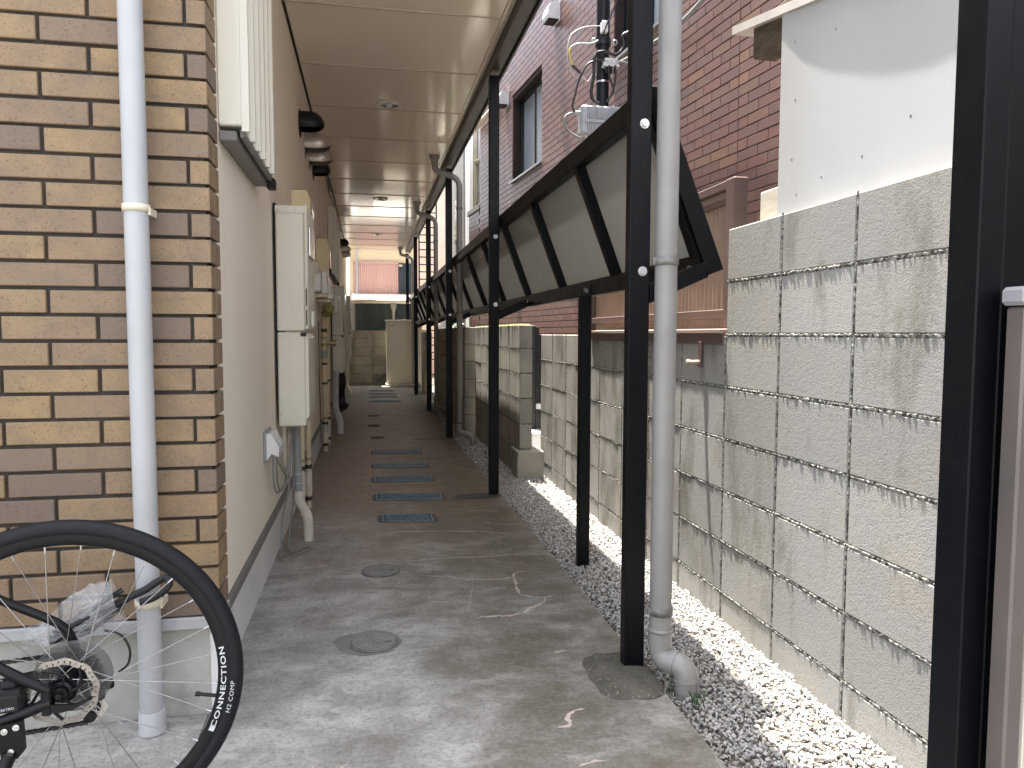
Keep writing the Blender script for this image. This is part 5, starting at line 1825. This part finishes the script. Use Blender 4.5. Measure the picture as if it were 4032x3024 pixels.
def chain(p0, p1):
    m = MB()
    p0, p1 = Vector(p0), Vector(p1)
    L = (p1 - p0).length
    n = int(L / .0127)
    d = (p1 - p0) / n
    u = d.normalized()
    up = Vector((-u.z, 0, u.x))
    for i in range(n):
        a = p0 + d * i
        w = .0028 if i % 2 else .0042
        for sy in (-w, w):
            c0, c1 = a + Vector((0, sy, 0)), a + d + Vector((0, sy, 0))
            vs = [c0 + up * .0042, c0 - up * .0042, c0 + d * .5 - up * .0028, c1 - up * .0042, c1 + up * .0042, c0 + d * .5 + up * .0028]
            m.add([v + Vector((0, -.0006, 0)) for v in vs], [tuple(range(6))])
            m.add([v + Vector((0, .0006, 0)) for v in vs], [tuple(range(6))])
        m.cyl(a + Vector((0, -.005, 0)), a + Vector((0, .005, 0)), .0026, n=6)
    m.build('chain', 'chain_steel', bk, local=True)


chain((-.01, .046, HZ + .046), (-.45, .046, HZ + .02))
chain((.018, .052, HZ - .116), (-.45, .046, HZ - .145))
ch = MB().ring((-.45, .046, .285), 'y', [(.072, -.001), (.086, -.001), (.086, .002), (.072, .002)], 44)
ch.build('chainring', 'frame_black', bk, local=True)
MB().tube([(-.45, .05, .285), (-.45, .065, .285)], .02, n=16).tube([(-.45, .07, .285), (-.56, .075, .15)], .011, n=8).build('crank', 'frame_black', bk, local=True)
MB().tube([(-.45, -.055, .285), (-.34, -.065, .42)], .011, n=8).build('crank', 'frame_black', bk, local=True)
# frame
BBx, BBz = -.45, .285
MB().tube([(-.012, -.060, HZ - .01), (-.12, -.058, HZ - .045), (-.26, -.05, HZ - .075), (BBx, -.03, BBz)], .0115, n=14, sub=4).build('chainstay', 'frame_black', bk, local=True)
MB().tube([(-.012, .064, HZ + .002), (-.12, .064, HZ - .01), (-.26, .055, HZ - .04), (BBx, .03, BBz)], .0115, n=14, sub=4).build('chainstay', 'frame_black', bk, local=True)
MB().tube([(-.016, -.060, HZ + .015), (-.10, -.060, HZ + .068), (-.25, -.045, HZ + .18), (-.53, -.012, .72)], .0105, n=14, sub=3).build('seatstay', 'frame_black', bk, local=True)
MB().tube([(-.002, .066, HZ + .010), (-.02, .066, HZ + .09), (-.10, .062, HZ + .145), (-.25, .05, HZ + .23), (-.53, .012, .74)], .0095, n=14, sub=3).build('seatstay', 'frame_black', bk, local=True)
MB().box(-.030, -.012, -.069, -.058, HZ - .036, HZ + .038, .003).build('dropout', 'frame_black', bk, local=True)
MB().box(-.018, .012, .060, .067, HZ - .03, HZ + .03, .003).build('dropout', 'frame_black', bk, local=True)
MB().prism([(-.012, HZ - .026), (.004, HZ - .03), (.03, HZ - .026), (.055, HZ - .012), (.055, HZ - .007), (.03, HZ - .016), (-.012, HZ - .012)], 'y', -.072, -.066).build('quick_release', 'frame_black', bk, local=True)
MB().tube([(BBx, 0, BBz), (-.60, 0, .80)], .0165, n=16).build('seat_tube', 'frame_black', bk, local=True)
MB().tube([(-.60, 0, .80), (-.63, 0, .92)], .0135, n=16).build('seat_post', 'frame_black', bk, local=True)
MB().tube([(BBx, 0, BBz), (-.98, 0, .70)], .021, n=16).build('down_tube', 'frame_black', bk, local=True)
MB().tube([(-.58, 0, .74), (-.96, 0, .80)], .017, n=16).build('top_tube', 'frame_black', bk, local=True)
MB().tube([(-.985, 0, .66), (-.945, 0, .86)], .019, n=16).build('head_tube', 'frame_black', bk, local=True)
for s in (-1, 1):
    MB().tube([(-.985, s * .045, .66), (-1.03, s * .05, .5), (-1.06, s * .052, .35)], .013, n=10, sub=3).build('fork_blade', 'frame_black', bk, local=True)
MB().tube([(-.93, 0, .87), (-.97, 0, .93)], .014, n=12).tube([(-.95, -.31, .95), (-.97, -.1, .935), (-.97, .1, .935), (-.95, .31, .95)], .0125, n=12, sub=4).build('handlebar', 'frame_black', bk, local=True)
sd = MB()
n = 10
vs = []
for i in range(n + 1):
    x = -.50 - .26 * i / n
    w = .014 + .06 * max(0, 1 - i / n * 1.25) ** 1.3
    for j in range(7):
        q = -1 + 2 * j / 6
        vs.append((x, q * w, .945 - .03 * q * q + .012 * math.cos(i)))
sd.add(vs, [(i * 7 + j, i * 7 + 7 + j, i * 7 + 8 + j, i * 7 + 1 + j) for i in range(n) for j in range(6)], True)
sd.box(-.70, -.53, -.012, .012, .915, .94, .004)
sd.build('saddle', 'rubber', bk, local=True)
# brake caliper between the near stays, with its maker's name
cl_ = MB().box(-.120, -.062, -.064, -.036, HZ - .025, HZ + .028, .007).box(-.105, -.072, -.066, -.04, HZ + .026, HZ + .042, .005).box(-.112, -.07, -.0665, -.062, HZ - .022, HZ + .012, .003).build('brake_caliper', 'black_plastic', bk, local=True)


def flat_text(body, size, x, y, z, rot, parent, mat='print_white'):
    cu = bpy.data.curves.new('lettering', 'FONT')
    cu.body = body
    cu.size = size
    cu.align_x = 'CENTER'
    tmp = bpy.data.objects.new('lettering_tmp', cu)
    COL.objects.link(tmp)
    bpy.context.view_layer.update()
    me = bpy.data.meshes.new_from_object(tmp.evaluated_get(bpy.context.evaluated_depsgraph_get()))
    bpy.data.objects.remove(tmp)
    cr, sr = math.cos(rot), math.sin(rot)
    for v in me.vertices:
        a, b_ = v.co.x, v.co.y
        v.co = Vector((x + a * cr - b_ * sr, y, z + a * sr + b_ * cr))
    me.materials.clear()
    me.materials.append(MATS[mat])
    return put('lettering', me, None, parent, (0, 0, 0))


flat_text('TEKTRO', .0075, -.092, -.0672, HZ - .016, .12, cl_)
MB().tube([(-.115, -.05, HZ + .03), (-.2, -.05, HZ + .05), (-.4, -.03, HZ + .02)], .0028, n=8, sub=4).build('brake_hose', 'cable_black', bk, local=True)
# kickstand
ks = MB().prism([(-.106, HZ - .042), (-.062, HZ - .036), (-.060, HZ - .098), (-.072, HZ - .112), (-.100, HZ - .112), (-.104, HZ - .09)], 'y', -.078, -.064).build('kickstand', 'frame_black', bk, local=True)
MB().tube([(-.084, -.076, HZ - .10), (-.10, -.085, HZ - .14), (-.125, -.105, HZ - .22), (-.15, -.125, .012), (-.16, -.13, .004)], [.013, .015, .014, .012, .012], n=10, sub=3).build('stand_leg', 'frame_black', ks, local=True)
for x, z in ((-.093, -.053), (-.072, -.047), (-.083, -.096)):
    m = MB()
    hexbolt(m, (x, -.078, HZ + z), 'y-', .0048, .005)
    m.build('bolt', 'steel', ks, local=True)
# valve
MB().cyl((.297 * math.cos(R(-12)), 0, HZ + .297 * math.sin(R(-12))), (.262 * math.cos(R(-12)), 0, HZ + .262 * math.sin(R(-12))), .0042, n=10).cyl((.264 * math.cos(R(-12)), 0, HZ + .264 * math.sin(R(-12))), (.254 * math.cos(R(-12)), 0, HZ + .254 * math.sin(R(-12))), .0055, n=10).build('valve', 'black_plastic', bk, local=True)

# ------------------------------------------------------------------ umbrella hooked on the white pipe, in a clear bag
um = thing('umbrella', 'folded black umbrella hooked over the white pipe behind the wheel', 'umbrella', (-.66, 2.03, .3))
MB().tube([(-.72, 2.03, .348), (-.669, 2.035, .373), (-.638, 2.045, .388), (-.612, 2.055, .401)], .0075, n=10, sub=3).build('shaft', 'umbrella_cloth', um)
MB().tube([(-.615, 2.058, .400), (-.585, 2.064, .412), (-.555, 2.074, .430), (-.533, 2.070, .439), (-.523, 2.055, .430), (-.533, 2.045, .414), (-.562, 2.042, .396), (-.592, 2.040, .387)], .0098, n=12, sub=5).build('hook_handle', 'umbrella_cloth', um)
m = MB()
for k in range(7):
    a = 2 * math.pi * k / 7
    o_ = Vector((0, math.cos(a) * .014, math.sin(a) * .022))
    m.tube([Vector((-.80, 2.02, .315)) + o_ * .3, Vector((-.71, 2.03, .352)) + o_ * 1.3, Vector((-.632, 2.03, .398)) + o_ * random.uniform(.8, 1.7)], [.010, .008, .004, .0035], n=6, sub=3)
m.build('folded_canopy', 'umbrella_cloth', um)
pb = MB()
# crumpled film sleeve round the folded canopy
n, k_ = 26, 18
vs = []
for i in range(n + 1):
    t_ = i / n
    c = Vector((-.83, 2.02, .318)).lerp(Vector((-.642, 2.03, .395)), t_)
    rr = .014 + .026 * math.sin(min(1, t_ * 1.5) * math.pi * .5)
    for j in range(k_):
        a = 2 * math.pi * j / k_
        f = rr * (1 + .28 * math.sin(3 * a + 5 * t_) + random.uniform(-.07, .07))
        vs.append(c + Vector((-.38 * math.sin(a) * f, math.cos(a) * f * .45, math.sin(a) * f * 1.35)))
pb.add([tuple(v) for v in vs], [(i * k_ + j, i * k_ + (j + 1) % k_, (i + 1) * k_ + (j + 1) % k_, (i + 1) * k_ + j) for i in range(n) for j in range(k_)], False)
vs = []
for i in range(9):
    for j in range(9):
        vs.append((-.85 + .085 * i / 8 + random.uniform(-.006, .006), 1.99 + random.uniform(-.012, .012), .305 + .05 * j / 8 + .02 * i / 8 + random.uniform(-.006, .006)))
pb.add(vs, [(i * 9 + j, i * 9 + 9 + j, i * 9 + 10 + j, i * 9 + 1 + j) for i in range(8) for j in range(8)], False)
pb.build('plastic_bag', 'film', label='crumpled clear plastic bag wrapped round the folded umbrella', category='plastic bag')
